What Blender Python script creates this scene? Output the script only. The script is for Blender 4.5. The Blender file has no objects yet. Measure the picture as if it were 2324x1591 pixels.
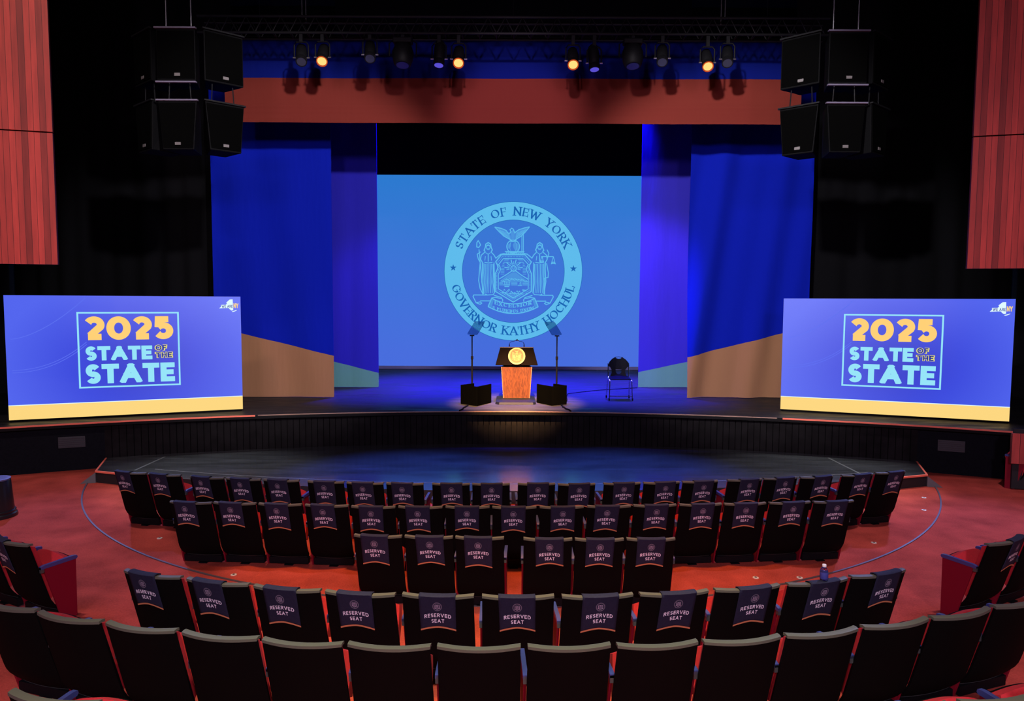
import bpy, bmesh, math, random
from mathutils import Vector, Matrix
random.seed(7)
S = bpy.context.scene
COL = S.collection
R = math.radians
def lin(r, g, b):
    f = lambda v: (v/255/12.92) if v/255 <= .04045 else ((v/255+.055)/1.055)**2.4
    return (f(r), f(g), f(b))

# ------------------------------------------------------------------ camera, world, exposure
cam = bpy.data.objects.new('camera', bpy.data.cameras.new('camera')); COL.objects.link(cam)
cam.data.sensor_width = 36; cam.data.lens = 36*1600/2324; cam.data.clip_end = 200
cam.matrix_world = Matrix.Translation((0, 0, 3.1)) @ Matrix.Rotation(math.pi/2-R(4.02), 4, 'X') @ Matrix.Rotation(.0045, 4, 'Z')
S.camera = cam
wd = bpy.data.worlds.new('world'); S.world = wd; wd.use_nodes = True
wd.node_tree.nodes['Background'].inputs[0].default_value = (.25, .3, .5, 1)
wd.node_tree.nodes['Background'].inputs[1].default_value = .0
S.view_settings.view_transform = 'Standard'; S.view_settings.look = 'None'
S.view_settings.exposure = 0; S.view_settings.gamma = 1; S.view_settings.use_curve_mapping = False
try:
    S.cycles.max_bounces = 6; S.cycles.diffuse_bounces = 3; S.cycles.sample_clamp_indirect = 4; S.cycles.use_denoising = True
except Exception: pass

def spot(name, loc, tgt, power, col, angle, blend=.3, radius=.1):
    l = bpy.data.lights.new(name, 'SPOT'); l.energy = power; l.color = col
    l.spot_size = R(angle); l.spot_blend = blend; l.shadow_soft_size = radius
    o = bpy.data.objects.new(name, l); COL.objects.link(o); o.location = loc
    o.rotation_euler = (Vector(tgt)-Vector(loc)).to_track_quat('-Z', 'Y').to_euler()
    return o
# front-of-house washes on drapes and valance (the valance bottom throws the soft shadow line on the drapes)
spot('drape_wash', (.6, 3, 7.7), (-5.4, 16, 3.7), 6000, (1, .93, .95), 36, .45, .16)
spot('drape_wash', (-.6, 3, 7.7), (5.4, 16, 3.7), 7600, (1, .95, .97), 36, .45, .16)
for x0, x1, c, p in ((-1.6, -4.1, (1, .80, .6), 120), (0, 0, (1, .74, .95), 4500), (1.6, 4.1, (1, .85, .55), 250)):
    spot('valance_wash', (x0, 3, 7.75), (x1, 14.3, 6.55), p, c, 18, .8, .14)
# steep lectern specials from the overhead bridge
for x in (-.9, .9):
    spot('lectern_special', (x, 8.6, 9.3), (.1+x*.3, 15.3, .9), 37000, (1, .56, .22), 14.2, .6, .1)
# blue stage downlights
for x, y in ((-3.0, 18.2), (0, 17.6), (3.0, 18.2), (-1.6, 19.7), (1.8, 19.7)):
    spot('stage_downlight', (x, y, 9.2), (x*.9, y-.4, .88), 25000, (.030, .018, 1), 46, .8, .2)
spot('stage_downlight', (2.4, 15.9, 9.4), (2.9, 16.1, .88), 10000, (.05, .04, 1), 34, .8, .2)
# added blue spots standing in for LED wall glow on side seats and aisles
spot('led_spill_fill', (-9.2, 14.0, 6.2), (-5.4, 7.6, .4), 1700, (.25, .33, 1), 52, .8, .15)
spot('led_spill_fill', (9.2, 14.0, 6.2), (5.4, 7.6, .4), 2500, (.27, .33, 1), 52, .8, .15)
# violet side light on the inner legs
spot('leg_side_light', (.6, 15.6, 7.2), (4.2, 18.1, 2.9), 2700, (.55, .22, 1), 44, .8, .2)
spot('leg_side_light', (-.6, 15.6, 7.2), (-3.9, 17.8, 2.2), 1200, (.45, .22, 1), 44, .8, .2)
# added soft fill from behind the camera: carpet, covers, wood panels
spot('rear_fill', (-2.5, -4.5, 6.5), (-2.5, 8, .5), 1600, (.92, .72, 1), 100, .7, .5)
spot('rear_fill', (2.5, -4.5, 6.5), (2.5, 8, .5), 1700, (.92, .70, 1), 100, .7, .5)
# overhead house lights
spot('house_light', (-6.5, 7.0, 12.4), (-6.4, 7.8, 0), 2000, (1, .80, .85), 62, .9, .25)
spot('house_light', (6.5, 7.0, 12.4), (6.4, 7.8, 0), 2300, (1, .78, .92), 62, .9, .25)
spot('house_light', (0, 2.0, 12.4), (0, 3.9, 1.0), 6500, (1, .94, .66), 34, .9, .4)
# orange bridge light high over the middle rows
spot('bridge_light', (0, 4.9, 12.5), (0, 7.7, 0), 4700, (1, .44, .09), 33, .5, .3)
spot('panel_fill', (-5.5, 3.0, 11), (-8.6, 10.6, 5.8), 1400, (1, .8, .7), 56, .8, .2)  # added spot that brightens the left wood panel
# spots added to raise a pale sheen on the low-stage ends
spot('sheen_spot', (-8.5, 14.0, 8.4), (-5.0, 11.7, .2), 2600, (.95, 1, .95), 26, .9, .2)
spot('sheen_spot', (8.5, 14.0, 8.4), (5.4, 11.9, .2), 2600, (.95, 1, .95), 26, .9, .2)

# ------------------------------------------------------------------ materials
MATS = {}
def mat(name, col=(.5, .5, .5), rough=.6, metal=0, emit=None, estr=1, noise=0, nscale=30, bump=0, spec=None, trans=0, coat=0):
    if name in MATS: return MATS[name]
    m = bpy.data.materials.new(name); m.use_nodes = True; nt = m.node_tree; b = nt.nodes['Principled BSDF']
    b.inputs['Base Color'].default_value = (*col, 1); b.inputs['Roughness'].default_value = rough
    b.inputs['Metallic'].default_value = metal
    if spec is not None: b.inputs['Specular IOR Level'].default_value = spec
    if trans: b.inputs['Transmission Weight'].default_value = trans
    if coat: b.inputs['Coat Weight'].default_value = coat
    if emit:
        b.inputs['Emission Color'].default_value = (*emit, 1); b.inputs['Emission Strength'].default_value = estr
    if noise or bump:
        tc = nt.nodes.new('ShaderNodeTexCoord'); n = nt.nodes.new('ShaderNodeTexNoise')
        n.inputs['Scale'].default_value = nscale; n.inputs['Detail'].default_value = 5
        nt.links.new(tc.outputs['Object'], n.inputs['Vector'])
        if noise:
            mr = nt.nodes.new('ShaderNodeMapRange'); mr.inputs[3].default_value = 1-noise; mr.inputs[4].default_value = 1+noise
            mr.inputs[1].default_value = .25; mr.inputs[2].default_value = .75
            mx = nt.nodes.new('ShaderNodeMix'); mx.data_type = 'RGBA'; mx.blend_type = 'MULTIPLY'; mx.inputs[0].default_value = 1
            mx.inputs[6].default_value = (*col, 1)
            nt.links.new(n.outputs['Fac'], mr.inputs[0]); nt.links.new(mr.outputs[0], mx.inputs[7]); nt.links.new(mx.outputs[2], b.inputs['Base Color'])
        if bump:
            bp = nt.nodes.new('ShaderNodeBump'); bp.inputs['Strength'].default_value = bump; bp.inputs['Distance'].default_value = .02
            nt.links.new(n.outputs['Fac'], bp.inputs['Height']); nt.links.new(bp.outputs[0], b.inputs['Normal'])
    MATS[name] = m; return m
def glow(name, col, s=1, cover=None):
    m = mat(name, (0, 0, 0), .6, 0, col, s, spec=.1); return m

BLACK = mat('black_paint', (.012, .012, .014), .75, noise=.2, nscale=9)
BLACKCLOTH = mat('black_cloth', (.004, .004, .005), .95, noise=.3, nscale=40, spec=.05)
CABINET = mat('black_cabinet', (.0022, .0022, .0026), .7, spec=.05)
METAL = mat('black_metal', (.004, .004, .005), .6, spec=.12)
CHROME = mat('chrome', (.8, .8, .82), .12, 1)
STEEL = mat('steel', (.35, .35, .37), .35, 1)
TAPE = mat('red_edge_tape', (1.0, .20, .12), .5)
SHELL = mat('black_vinyl', (.0028, .0028, .0024), .75, bump=.15, nscale=300, spec=.06)
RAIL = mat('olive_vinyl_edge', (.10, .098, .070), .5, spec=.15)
RED = mat('red_velvet', (.5, .012, .02), .85, noise=.12, nscale=60)
REDMETAL = mat('dark_red_panel', (.21, .003, .016), .6, spec=.2)
ARM = mat('blue_lit_armrest', (.035, .05, .19), .35)  # dark armrests; blue stage light is put into their base colour
COVER = mat('navy_cover_cloth', (.017, .0185, .041), .8, noise=.15, nscale=50, spec=.2)
COVERTXT = mat('pale_print', (.92, .86, .92), .8)
COVERSEAL = mat('faded_print', (.30, .26, .32), .8)
GOLDTRIM = mat('orange_gold_hem', (.62, .24, .10), .7)

def carpet():
    m = mat('red_carpet', (.42, .063, .043), .95, spec=.05); nt = m.node_tree; b = nt.nodes['Principled BSDF']
    tc = nt.nodes.new('ShaderNodeTexCoord')
    a = nt.nodes.new('ShaderNodeTexNoise'); a.inputs['Scale'].default_value = 55; a.inputs['Detail'].default_value = 6; a.inputs['Roughness'].default_value = .75
    c = nt.nodes.new('ShaderNodeTexNoise'); c.inputs['Scale'].default_value = 2.2; c.inputs['Detail'].default_value = 4
    ad = nt.nodes.new('ShaderNodeMath'); ad.operation = 'ADD'
    mr = nt.nodes.new('ShaderNodeMapRange'); mr.inputs[1].default_value = .6; mr.inputs[2].default_value = 1.4; mr.inputs[3].default_value = .5; mr.inputs[4].default_value = 1.5
    mx = nt.nodes.new('ShaderNodeMix'); mx.data_type = 'RGBA'; mx.blend_type = 'MULTIPLY'; mx.inputs[0].default_value = 1; mx.inputs[6].default_value = (.42, .063, .043, 1)
    L = nt.links.new
    L(tc.outputs['Object'], a.inputs['Vector']); L(tc.outputs['Object'], c.inputs['Vector'])
    L(a.outputs['Fac'], ad.inputs[0]); L(c.outputs['Fac'], ad.inputs[1]); L(ad.outputs[0], mr.inputs[0]); L(mr.outputs[0], mx.inputs[7]); L(mx.outputs[2], b.inputs['Base Color'])
    bp = nt.nodes.new('ShaderNodeBump'); bp.inputs['Strength'].default_value = .4; bp.inputs['Distance'].default_value = .01
    L(a.outputs['Fac'], bp.inputs['Height']); L(bp.outputs[0], b.inputs['Normal'])
    return m
def deck(name, col, rough, stretch, bs, spec=.5):
    # painted boards with long scuffs: roughness and bump streaked across the deck
    m = mat(name, col, rough, spec=spec); nt = m.node_tree; b = nt.nodes['Principled BSDF']; L = nt.links.new
    tc = nt.nodes.new('ShaderNodeTexCoord'); mp = nt.nodes.new('ShaderNodeMapping'); mp.inputs['Scale'].default_value = stretch
    n = nt.nodes.new('ShaderNodeTexNoise'); n.inputs['Scale'].default_value = 3; n.inputs['Detail'].default_value = 8; n.inputs['Roughness'].default_value = .65
    L(tc.outputs['Object'], mp.inputs['Vector']); L(mp.outputs[0], n.inputs['Vector'])
    mr = nt.nodes.new('ShaderNodeMapRange'); mr.inputs[1].default_value = .3; mr.inputs[2].default_value = .7; mr.inputs[3].default_value = rough*.65; mr.inputs[4].default_value = rough*1.5
    L(n.outputs['Fac'], mr.inputs[0]); L(mr.outputs[0], b.inputs['Roughness'])
    m2 = nt.nodes.new('ShaderNodeMapRange'); m2.inputs[1].default_value = .3; m2.inputs[2].default_value = .75; m2.inputs[3].default_value = .65; m2.inputs[4].default_value = 1.5
    mx = nt.nodes.new('ShaderNodeMix'); mx.data_type = 'RGBA'; mx.blend_type = 'MULTIPLY'; mx.inputs[0].default_value = 1; mx.inputs[6].default_value = (*col, 1)
    L(n.outputs['Fac'], m2.inputs[0]); L(m2.outputs[0], mx.inputs[7]); L(mx.outputs[2], b.inputs['Base Color'])
    bp = nt.nodes.new('ShaderNodeBump'); bp.inputs['Strength'].default_value = bs; bp.inputs['Distance'].default_value = .006
    L(n.outputs['Fac'], bp.inputs['Height']); L(bp.outputs[0], b.inputs['Normal'])
    return m
def boards(name, col, width, var, gap=.06, axis=0):
    # vertical boards: each board its own tone, a dark groove between
    m = mat(name, col, .6); nt = m.node_tree; b = nt.nodes['Principled BSDF']; L = nt.links.new
    tc = nt.nodes.new('ShaderNodeTexCoord'); sx = nt.nodes.new('ShaderNodeSeparateXYZ'); L(tc.outputs['Object'], sx.inputs[0])
    dv = nt.nodes.new('ShaderNodeMath'); dv.operation = 'DIVIDE'; dv.inputs[1].default_value = width; L(sx.outputs[axis], dv.inputs[0])
    fl = nt.nodes.new('ShaderNodeMath'); fl.operation = 'FLOOR'; L(dv.outputs[0], fl.inputs[0])
    fr = nt.nodes.new('ShaderNodeMath'); fr.operation = 'FRACT'; L(dv.outputs[0], fr.inputs[0])
    wn = nt.nodes.new('ShaderNodeTexWhiteNoise'); wn.noise_dimensions = '1D'; L(fl.outputs[0], wn.inputs['W'])
    mr = nt.nodes.new('ShaderNodeMapRange'); mr.inputs[3].default_value = 1-var; mr.inputs[4].default_value = 1+var*.6; L(wn.outputs['Value'], mr.inputs[0])
    gt = nt.nodes.new('ShaderNodeMath'); gt.operation = 'GREATER_THAN'; gt.inputs[1].default_value = gap; L(fr.outputs[0], gt.inputs[0])
    mg = nt.nodes.new('ShaderNodeMapRange'); mg.inputs[3].default_value = .12; mg.inputs[4].default_value = 1; L(gt.outputs[0], mg.inputs[0])
    mu = nt.nodes.new('ShaderNodeMath'); mu.operation = 'MULTIPLY'; L(mr.outputs[0], mu.inputs[0]); L(mg.outputs[0], mu.inputs[1])
    n = nt.nodes.new('ShaderNodeTexNoise'); n.inputs['Scale'].default_value = 14; n.inputs['Detail'].default_value = 5
    mp = nt.nodes.new('ShaderNodeMapping'); mp.inputs['Scale'].default_value = (1, 1, .12); L(tc.outputs['Object'], mp.inputs[0]); L(mp.outputs[0], n.inputs['Vector'])
    m3 = nt.nodes.new('ShaderNodeMapRange'); m3.inputs[1].default_value = .3; m3.inputs[2].default_value = .7; m3.inputs[3].default_value = .82; m3.inputs[4].default_value = 1.15; L(n.outputs['Fac'], m3.inputs[0])
    mv = nt.nodes.new('ShaderNodeMath'); mv.operation = 'MULTIPLY'; L(mu.outputs[0], mv.inputs[0]); L(m3.outputs[0], mv.inputs[1])
    mx = nt.nodes.new('ShaderNodeMix'); mx.data_type = 'RGBA'; mx.blend_type = 'MULTIPLY'; mx.inputs[0].default_value = 1; mx.inputs[6].default_value = (*col, 1)
    L(mv.outputs[0], mx.inputs[7]); L(mx.outputs[2], b.inputs['Base Color'])
    return m
def wood(name, c1, c2):
    m = mat(name, c1, .45); nt = m.node_tree; b = nt.nodes['Principled BSDF']; L = nt.links.new
    tc = nt.nodes.new('ShaderNodeTexCoord'); mp = nt.nodes.new('ShaderNodeMapping'); mp.inputs['Scale'].default_value = (1, 1, .16)
    n = nt.nodes.new('ShaderNodeTexNoise'); n.inputs['Scale'].default_value = 42; n.inputs['Detail'].default_value = 8; n.inputs['Distortion'].default_value = 1.6
    cr = nt.nodes.new('ShaderNodeValToRGB'); cr.color_ramp.elements[0].position = .38; cr.color_ramp.elements[1].position = .62
    cr.color_ramp.elements[0].color = (*c2, 1); cr.color_ramp.elements[1].color = (*c1, 1)
    L(tc.outputs['Object'], mp.inputs[0]); L(mp.outputs[0], n.inputs['Vector']); L(n.outputs['Fac'], cr.inputs[0]); L(cr.outputs[0], b.inputs['Base Color'])
    return m
def split_cloth(name, ca, cb, ax, az, c0):
    # printed cloth: colour ca where ax*x+az*z > c0 (object space), else cb
    m = mat(name, ca, .9, spec=.1); nt = m.node_tree; b = nt.nodes['Principled BSDF']; L = nt.links.new
    tc = nt.nodes.new('ShaderNodeTexCoord'); dp = nt.nodes.new('ShaderNodeVectorMath'); dp.operation = 'DOT_PRODUCT'; dp.inputs[1].default_value = (ax, 0, az)
    L(tc.outputs['Object'], dp.inputs[0])
    gt = nt.nodes.new('ShaderNodeMath'); gt.operation = 'GREATER_THAN'; gt.inputs[1].default_value = c0; L(dp.outputs['Value'], gt.inputs[0])
    mx = nt.nodes.new('ShaderNodeMix'); mx.data_type = 'RGBA'; mx.inputs[6].default_value = (*cb, 1); mx.inputs[7].default_value = (*ca, 1)
    L(gt.outputs[0], mx.inputs[0]); L(mx.outputs[2], b.inputs['Base Color'])
    n = nt.nodes.new('ShaderNodeTexNoise'); n.inputs['Scale'].default_value = 3; mp = nt.nodes.new('ShaderNodeMapping'); mp.inputs['Scale'].default_value = (2.2, 1, .35)
    L(tc.outputs['Object'], mp.inputs[0]); L(mp.outputs[0], n.inputs['Vector'])
    bp = nt.nodes.new('ShaderNodeBump'); bp.inputs['Strength'].default_value = .2; bp.inputs['Distance'].default_value = .04
    L(n.outputs['Fac'], bp.inputs['Height']); L(bp.outputs[0], b.inputs['Normal'])
    return m

# ------------------------------------------------------------------ mesh helpers
class MB:
    def __init__(s): s.v = []; s.f = []; s.mi = []
    def add(s, vs, fs, mi=0):
        o = len(s.v); s.v += [tuple(p) for p in vs]; s.f += [[o+i for i in f] for f in fs]; s.mi += [mi]*len(fs); return s
    def box(s, c, d, M=None, mi=0):
        x, y, z = d[0]/2, d[1]/2, d[2]/2
        P = [Vector((i*x, j*y, k*z)) for i in (-1, 1) for j in (-1, 1) for k in (-1, 1)]
        P = [(M @ p if M else p)+Vector(c) for p in P]
        return s.add(P, [(0, 1, 3, 2), (4, 6, 7, 5), (0, 4, 5, 1), (2, 3, 7, 6), (0, 2, 6, 4), (1, 5, 7, 3)], mi)
    def hexa(s, bot, top, mi=0):
        n = len(bot)
        return s.add(list(bot)+list(top), [tuple(range(n))[::-1], tuple(range(n, 2*n))]+[(i, (i+1) % n, n+(i+1) % n, n+i) for i in range(n)], mi)
    def prism(s, poly, z0, z1, mi=0):
        return s.hexa([(x, y, z0) for x, y in poly], [(x, y, z1) for x, y in poly], mi)
    def tube(s, pts, r, n=10, mi=0):
        pts = [Vector(p) for p in pts]; rings = []
        rr = r if isinstance(r, (list, tuple)) else [r]*len(pts)
        for i, p in enumerate(pts):
            t = (pts[min(i+1, len(pts)-1)]-pts[max(i-1, 0)]).normalized()
            a = t.cross(Vector((0, 0, 1)) if abs(t.z) < .9 else Vector((1, 0, 0))).normalized(); b = t.cross(a)
            rings.append([p+(a*math.cos(2*math.pi*k/n)+b*math.sin(2*math.pi*k/n))*rr[i] for k in range(n)])
        vs = [q for g in rings for q in g]; fs = []
        for i in range(len(rings)-1):
            for k in range(n): fs.append((i*n+k, i*n+(k+1) % n, (i+1)*n+(k+1) % n, (i+1)*n+k))
        fs += [tuple(range(n))[::-1], tuple(range((len(rings)-1)*n, len(rings)*n))]
        return s.add(vs, fs, mi)
    def lathe(s, prof, n=24, c=(0, 0, 0), M=None, mi=0, caps=True):
        vs = []; fs = []
        for r, z in prof:
            for k in range(n):
                p = Vector((r*math.cos(2*math.pi*k/n), r*math.sin(2*math.pi*k/n), z)); vs.append((M @ p if M else p)+Vector(c))
        for i in range(len(prof)-1):
            for k in range(n): fs.append((i*n+k, i*n+(k+1) % n, (i+1)*n+(k+1) % n, (i+1)*n+k))
        if caps: fs += [tuple(range(n))[::-1], tuple(range((len(prof)-1)*n, len(prof)*n))]
        return s.add(vs, fs, mi)
    def grid(s, fn, nu, nv, mi=0, wrap=False):
        vs = [fn(i/nu, j/nv) for j in range(nv+1) for i in range(nu+1)]
        fs = [(j*(nu+1)+i, j*(nu+1)+i+1, (j+1)*(nu+1)+i+1, (j+1)*(nu+1)+i) for j in range(nv) for i in range(nu)]
        return s.add(vs, fs, mi)
    def slab(s, fa, fb, nu, nv, mi=0):
        # closed slab between two grids fa (outer) and fb (inner)
        A = [fa(i/nu, j/nv) for j in range(nv+1) for i in range(nu+1)]; B = [fb(i/nu, j/nv) for j in range(nv+1) for i in range(nu+1)]
        n = len(A); W = nu+1; fs = []
        for j in range(nv):
            for i in range(nu):
                q = (j*W+i, j*W+i+1, (j+1)*W+i+1, (j+1)*W+i); fs.append(q); fs.append(tuple(n+k for k in q[::-1]))
        ed = [j*W for j in range(nv+1)]; fs += [(ed[k], ed[k+1], n+ed[k+1], n+ed[k]) for k in range(nv)]
        ed = [j*W+nu for j in range(nv+1)]; fs += [(ed[k+1], ed[k], n+ed[k], n+ed[k+1]) for k in range(nv)]
        fs += [(k+1, k, n+k, n+k+1) for k in range(nu)]
        o = nv*W; fs += [(o+k, o+k+1, n+o+k+1, n+o+k) for k in range(nu)]
        return s.add(A+B, fs, mi)
    def mesh(s, name, mats, smooth=False):
        me = bpy.data.meshes.new(name); me.from_pydata(s.v, [], s.f)
        for m in (mats if isinstance(mats, (list, tuple)) else [mats]): me.materials.append(m)
        me.polygons.foreach_set('material_index', s.mi)
        bm = bmesh.new(); bm.from_mesh(me); bmesh.ops.recalc_face_normals(bm, faces=bm.faces); bm.to_mesh(me); bm.free()
        if smooth:
            me.polygons.foreach_set('use_smooth', [True]*len(me.polygons))
            try: me.set_sharp_from_angle(angle=R(40))
            except Exception: pass
        me.update(); return me
    def build(s, name, mats, parent=None, smooth=False, bevel=0):
        o = bpy.data.objects.new(name, s.mesh(name, mats, smooth)); COL.objects.link(o)
        if parent: o.parent = parent
        if bevel:
            b = o.modifiers.new('bevel', 'BEVEL'); b.width = bevel; b.segments = 2; b.limit_method = 'ANGLE'; b.angle_limit = R(40)
        return o
def tag(o, label, cat, group=None, kind=None):
    o['label'] = label; o['category'] = cat
    if group: o['group'] = group
    if kind: o['kind'] = kind
    return o
def thing(name, label, cat, loc=(0, 0, 0), rz=0, group=None):
    o = bpy.data.objects.new(name, None); COL.objects.link(o); o.location = loc; o.rotation_euler = (0, 0, rz); o.empty_display_size = .1
    return tag(o, label, cat, group)
def struct(o, label=None):
    o['kind'] = 'structure'
    if label: o['label'] = label
    return o
def put(name, me, parent):
    o = bpy.data.objects.new(name, me); COL.objects.link(o); o.parent = parent; return o

# ------------------------------------------------------------------ flat lettering and line art (2-D polygons)
def circ(cx, cy, r, a0=0, a1=360, n=40, ry=None):
    ry = ry or r
    return [(cx+r*math.cos(R(a0+(a1-a0)*i/n)), cy+ry*math.sin(R(a0+(a1-a0)*i/n))) for i in range(n+1)]
def stroke(pts, w, closed=False, ext=0):
    """mitred strip along pts; w is a width or f(dx,dy)->width; returns quads"""
    P = list(pts)
    if closed and P[0] != P[-1]: P.append(P[0])
    n = len(P); segs = []
    for i in range(n-1):
        dx, dy = P[i+1][0]-P[i][0], P[i+1][1]-P[i][1]; l = math.hypot(dx, dy) or 1e-9; segs.append((dx/l, dy/l))
    W = [(w(*d) if callable(w) else w)/2 for d in segs]
    quads = []; L0 = []
    for i in range(n):
        a = segs[i-1] if i > 0 else (segs[-1] if closed else None); b = segs[i] if i < n-1 else (segs[0] if closed else None)
        if a is None: a = b
        if b is None: b = a
        h = (W[i-1 if i > 0 else 0]+W[min(i, n-2)])/2
        c = a[0]*b[0]+a[1]*b[1]
        L0.append((a, b, c, h))
    for i in range(n-1):
        d = segs[i]; res = []
        for e, k in ((i, 0), (i+1, 1)):
            a, b, c, h = L0[e]; p = P[e]
            if c > .35:
                mx, my = -(a[1]+b[1]), a[0]+b[0]; l = math.hypot(mx, my); s_ = h/max(.3, (l/2))
                mx, my = mx/l*s_, my/l*s_
                q = p
                if ext and not closed and ((e == 0) or (e == n-1)): sg = -1 if e == 0 else 1; q = (p[0]+d[0]*ext*sg, p[1]+d[1]*ext*sg)
                res.append(((q[0]+mx, q[1]+my), (q[0]-mx, q[1]-my)))
            else:  # sharp corner: square overlap
                sg = -1 if k == 0 else 1; hh = W[i]; q = (p[0]+d[0]*hh*sg, p[1]+d[1]*hh*sg)
                res.append(((q[0]-d[1]*hh, q[1]+d[0]*hh), (q[0]+d[1]*hh, q[1]-d[0]*hh)))
        quads.append([res[0][0], res[1][0], res[1][1], res[0][1]])
    return quads
def clipy(poly, y0, y1):
    for s_, lim in ((1, y0), (-1, -y1)):
        out = []
        for i in range(len(poly)):
            a, b = poly[i], poly[(i+1) % len(poly)]; fa, fb = s_*a[1]-lim, s_*b[1]-lim
            if fa >= 0: out.append(a)
            if fa*fb < 0: t = fa/(fa-fb); out.append((a[0]+(b[0]-a[0])*t, a[1]+(b[1]-a[1])*t))
        poly = out
        if len(poly) < 3: return []
    return poly
# skeletons on a unit box: width, strokes, serif feet (x, y, half-width)
def _S(): return circ(.5, .735, .5, 28, 265, 22, .265)+circ(.5, .25, .5, 85, -155, 22, .25)
SK = {
 'A': (.92, [[(0, 0), (.5, 1), (1, 0)], [(.2, .32), (.8, .32)]], [(0, 0), (1, 0)]),
 'B': (.68, [[(0, 0), (0, 1)], [(0, 1), (.5, 1)]+circ(.5, .76, .45, 90, -90, 12, .24)+[(0, .52)], [(.5, .52)]+circ(.5, .26, .5, 90, -90, 12, .26)+[(0, 0)]], []),
 'C': (.86, [circ(.52, .5, .52, 42, 318, 34, .5)], []),
 'D': (.82, [[(0, 0), (0, 1), (.4, 1)]+circ(.4, .5, .6, 90, -90, 20, .5)+[(0, 0)]], []),
 'E': (.64, [[(1, 1), (0, 1), (0, 0), (1, 0)], [(0, .5), (.85, .5)]], []),
 'F': (.60, [[(1, 1), (0, 1), (0, 0)], [(0, .5), (.85, .5)]], [(0, 0)]),
 'G': (.88, [circ(.5, .5, .5, 45, 360, 34, .5)+[(1, .5), (.6, .5)]], []),
 'H': (.80, [[(0, 0), (0, 1)], [(1, 0), (1, 1)], [(0, .5), (1, .5)]], [(0, 0), (0, 1), (1, 0), (1, 1)]),
 'I': (.16, [[(.5, 0), (.5, 1)]], [(.5, 0), (.5, 1)]),
 'K': (.78, [[(0, 0), (0, 1)], [(1, 1), (0, .40)], [(.3, .58), (1, 0)]], [(0, 0), (0, 1), (1, 0), (1, 1)]),
 'L': (.62, [[(0, 1), (0, 0), (1, 0)]], [(0, 1)]),
 'M': (1.0, [[(0, 0), (0, 1), (.5, .2), (1, 1), (1, 0)]], [(0, 0), (1, 0)]),
 'N': (.84, [[(0, 0), (0, 1), (1, 0), (1, 1)]], [(0, 0), (1, 1)]),
 'O': (.96, [circ(.5, .5, .5, 0, 360, 40, .5)], []),
 'P': (.66, [[(0, 0), (0, 1), (.5, 1)]+circ(.5, .74, .5, 90, -90, 14, .26)+[(0, .48)]], [(0, 0)]),
 'R': (.72, [[(0, 0), (0, 1), (.5, 1)]+circ(.5, .74, .46, 90, -90, 14, .26)+[(0, .48)], [(.45, .48), (1, 0)]], [(0, 0), (1, 0)]),
 'S': (.62, [_S()], []),
 'T': (.74, [[(0, 1), (1, 1)], [(.5, 1), (.5, 0)]], [(.5, 0)]),
 'U': (.80, [[(0, 1), (0, .38)]+circ(.5, .38, .5, 180, 360, 20, .38)+[(1, 1)]], [(0, 1), (1, 1)]),
 'V': (.86, [[(0, 1), (.5, 0), (1, 1)]], [(0, 1), (1, 1)]),
 'W': (1.2, [[(0, 1), (.26, 0), (.5, .9), (.74, 0), (1, 1)]], [(0, 1), (1, 1)]),
 'X': (.80, [[(0, 0), (1, 1)], [(0, 1), (1, 0)]], [(0, 0), (1, 0), (0, 1), (1, 1)]),
 'Y': (.82, [[(0, 1), (.5, .45), (1, 1)], [(.5, .5), (.5, 0)]], [(0, 1), (1, 1), (.5, 0)]),
 '2': (.74, [circ(.48, .69, .48, 155, -22, 20, .31)+[(.12, .06)], [(0, 0), (1, 0)]], []),
 '0': (.86, [circ(.5, .5, .5, 0, 360, 40, .5)], []),
 '5': (.72, [[(.92, 1), (.12, 1), (.08, .52)], [(.08, .52)]+circ(.48, .32, .52, 130, -150, 24, .32)], []),
}
def glyph(ch, w, serif=False, wide=1.0, nib=None):
    """polygons of a letter of cap height 1 and its advance width"""
    adv, strokes, feet = SK[ch]; adv = adv*wide; out = []; wh = w
    if isinstance(w, tuple): w, wh = w   # stems wider than bars
    if ch == 'I': adv = w
    X = lambda x: w/2+x*max(1e-6, adv-w); Y = lambda y: wh/2+y*(1-wh)
    wf = w if wh == w else (lambda dx, dy: math.hypot(wh*dx, w*dy))
    if serif:
        def wf(dx, dy, T=w):
            a = math.atan2(dy, dx); return max(T*.38, T*abs(math.sin(a-R(22))))
    for s_ in strokes:
        P = [(X(x), Y(y)) for x, y in s_]; cl = ch in 'O0'
        for q in stroke(P[:-1] if cl else P, wf, cl, 0 if serif and ch in 'CSG' else w*.5 if ch not in 'SCG25' else 0):
            q = clipy(q, 0, 1)
            if q: out.append(q)
    if serif:
        t = w*.38
        for x, y in feet:
            cx = X(x); yy = 0 if y == 0 else 1-t; out.append([(cx-w*1.15, yy), (cx+w*1.15, yy), (cx+w*1.15, yy+t), (cx-w*1.15, yy+t)])
        if ch in 'EFLTZ':  # beaks
            if ch in 'EF': out.append([(adv-t, 1-w*1.9), (adv, 1-w*1.9), (adv, 1), (adv-t, 1)])
            if ch in 'EL': out.append([(adv-t, 0), (adv, 0), (adv, w*2.0), (adv-t, w*2.0)])
            if ch == 'T': out.append([(0, 1-w*1.9), (t, 1-w*1.9), (t, 1), (0, 1)]); out.append([(adv-t, 1-w*1.9), (adv, 1-w*1.9), (adv, 1), (adv-t, 1)])
            if ch in 'EF': out.append([(-w*.3, 0), (0, 0), (0, t), (-w*.3, t)])
        if ch in 'CSG': out.append([(adv-w*.62, .68), (adv-w*.25, .68), (adv-w*.25, .93), (adv-w*.62, .93)])
        if ch == 'S': out.append([(w*.25, .07), (w*.62, .07), (w*.62, .32), (w*.25, .32)])
    return out, adv
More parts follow.
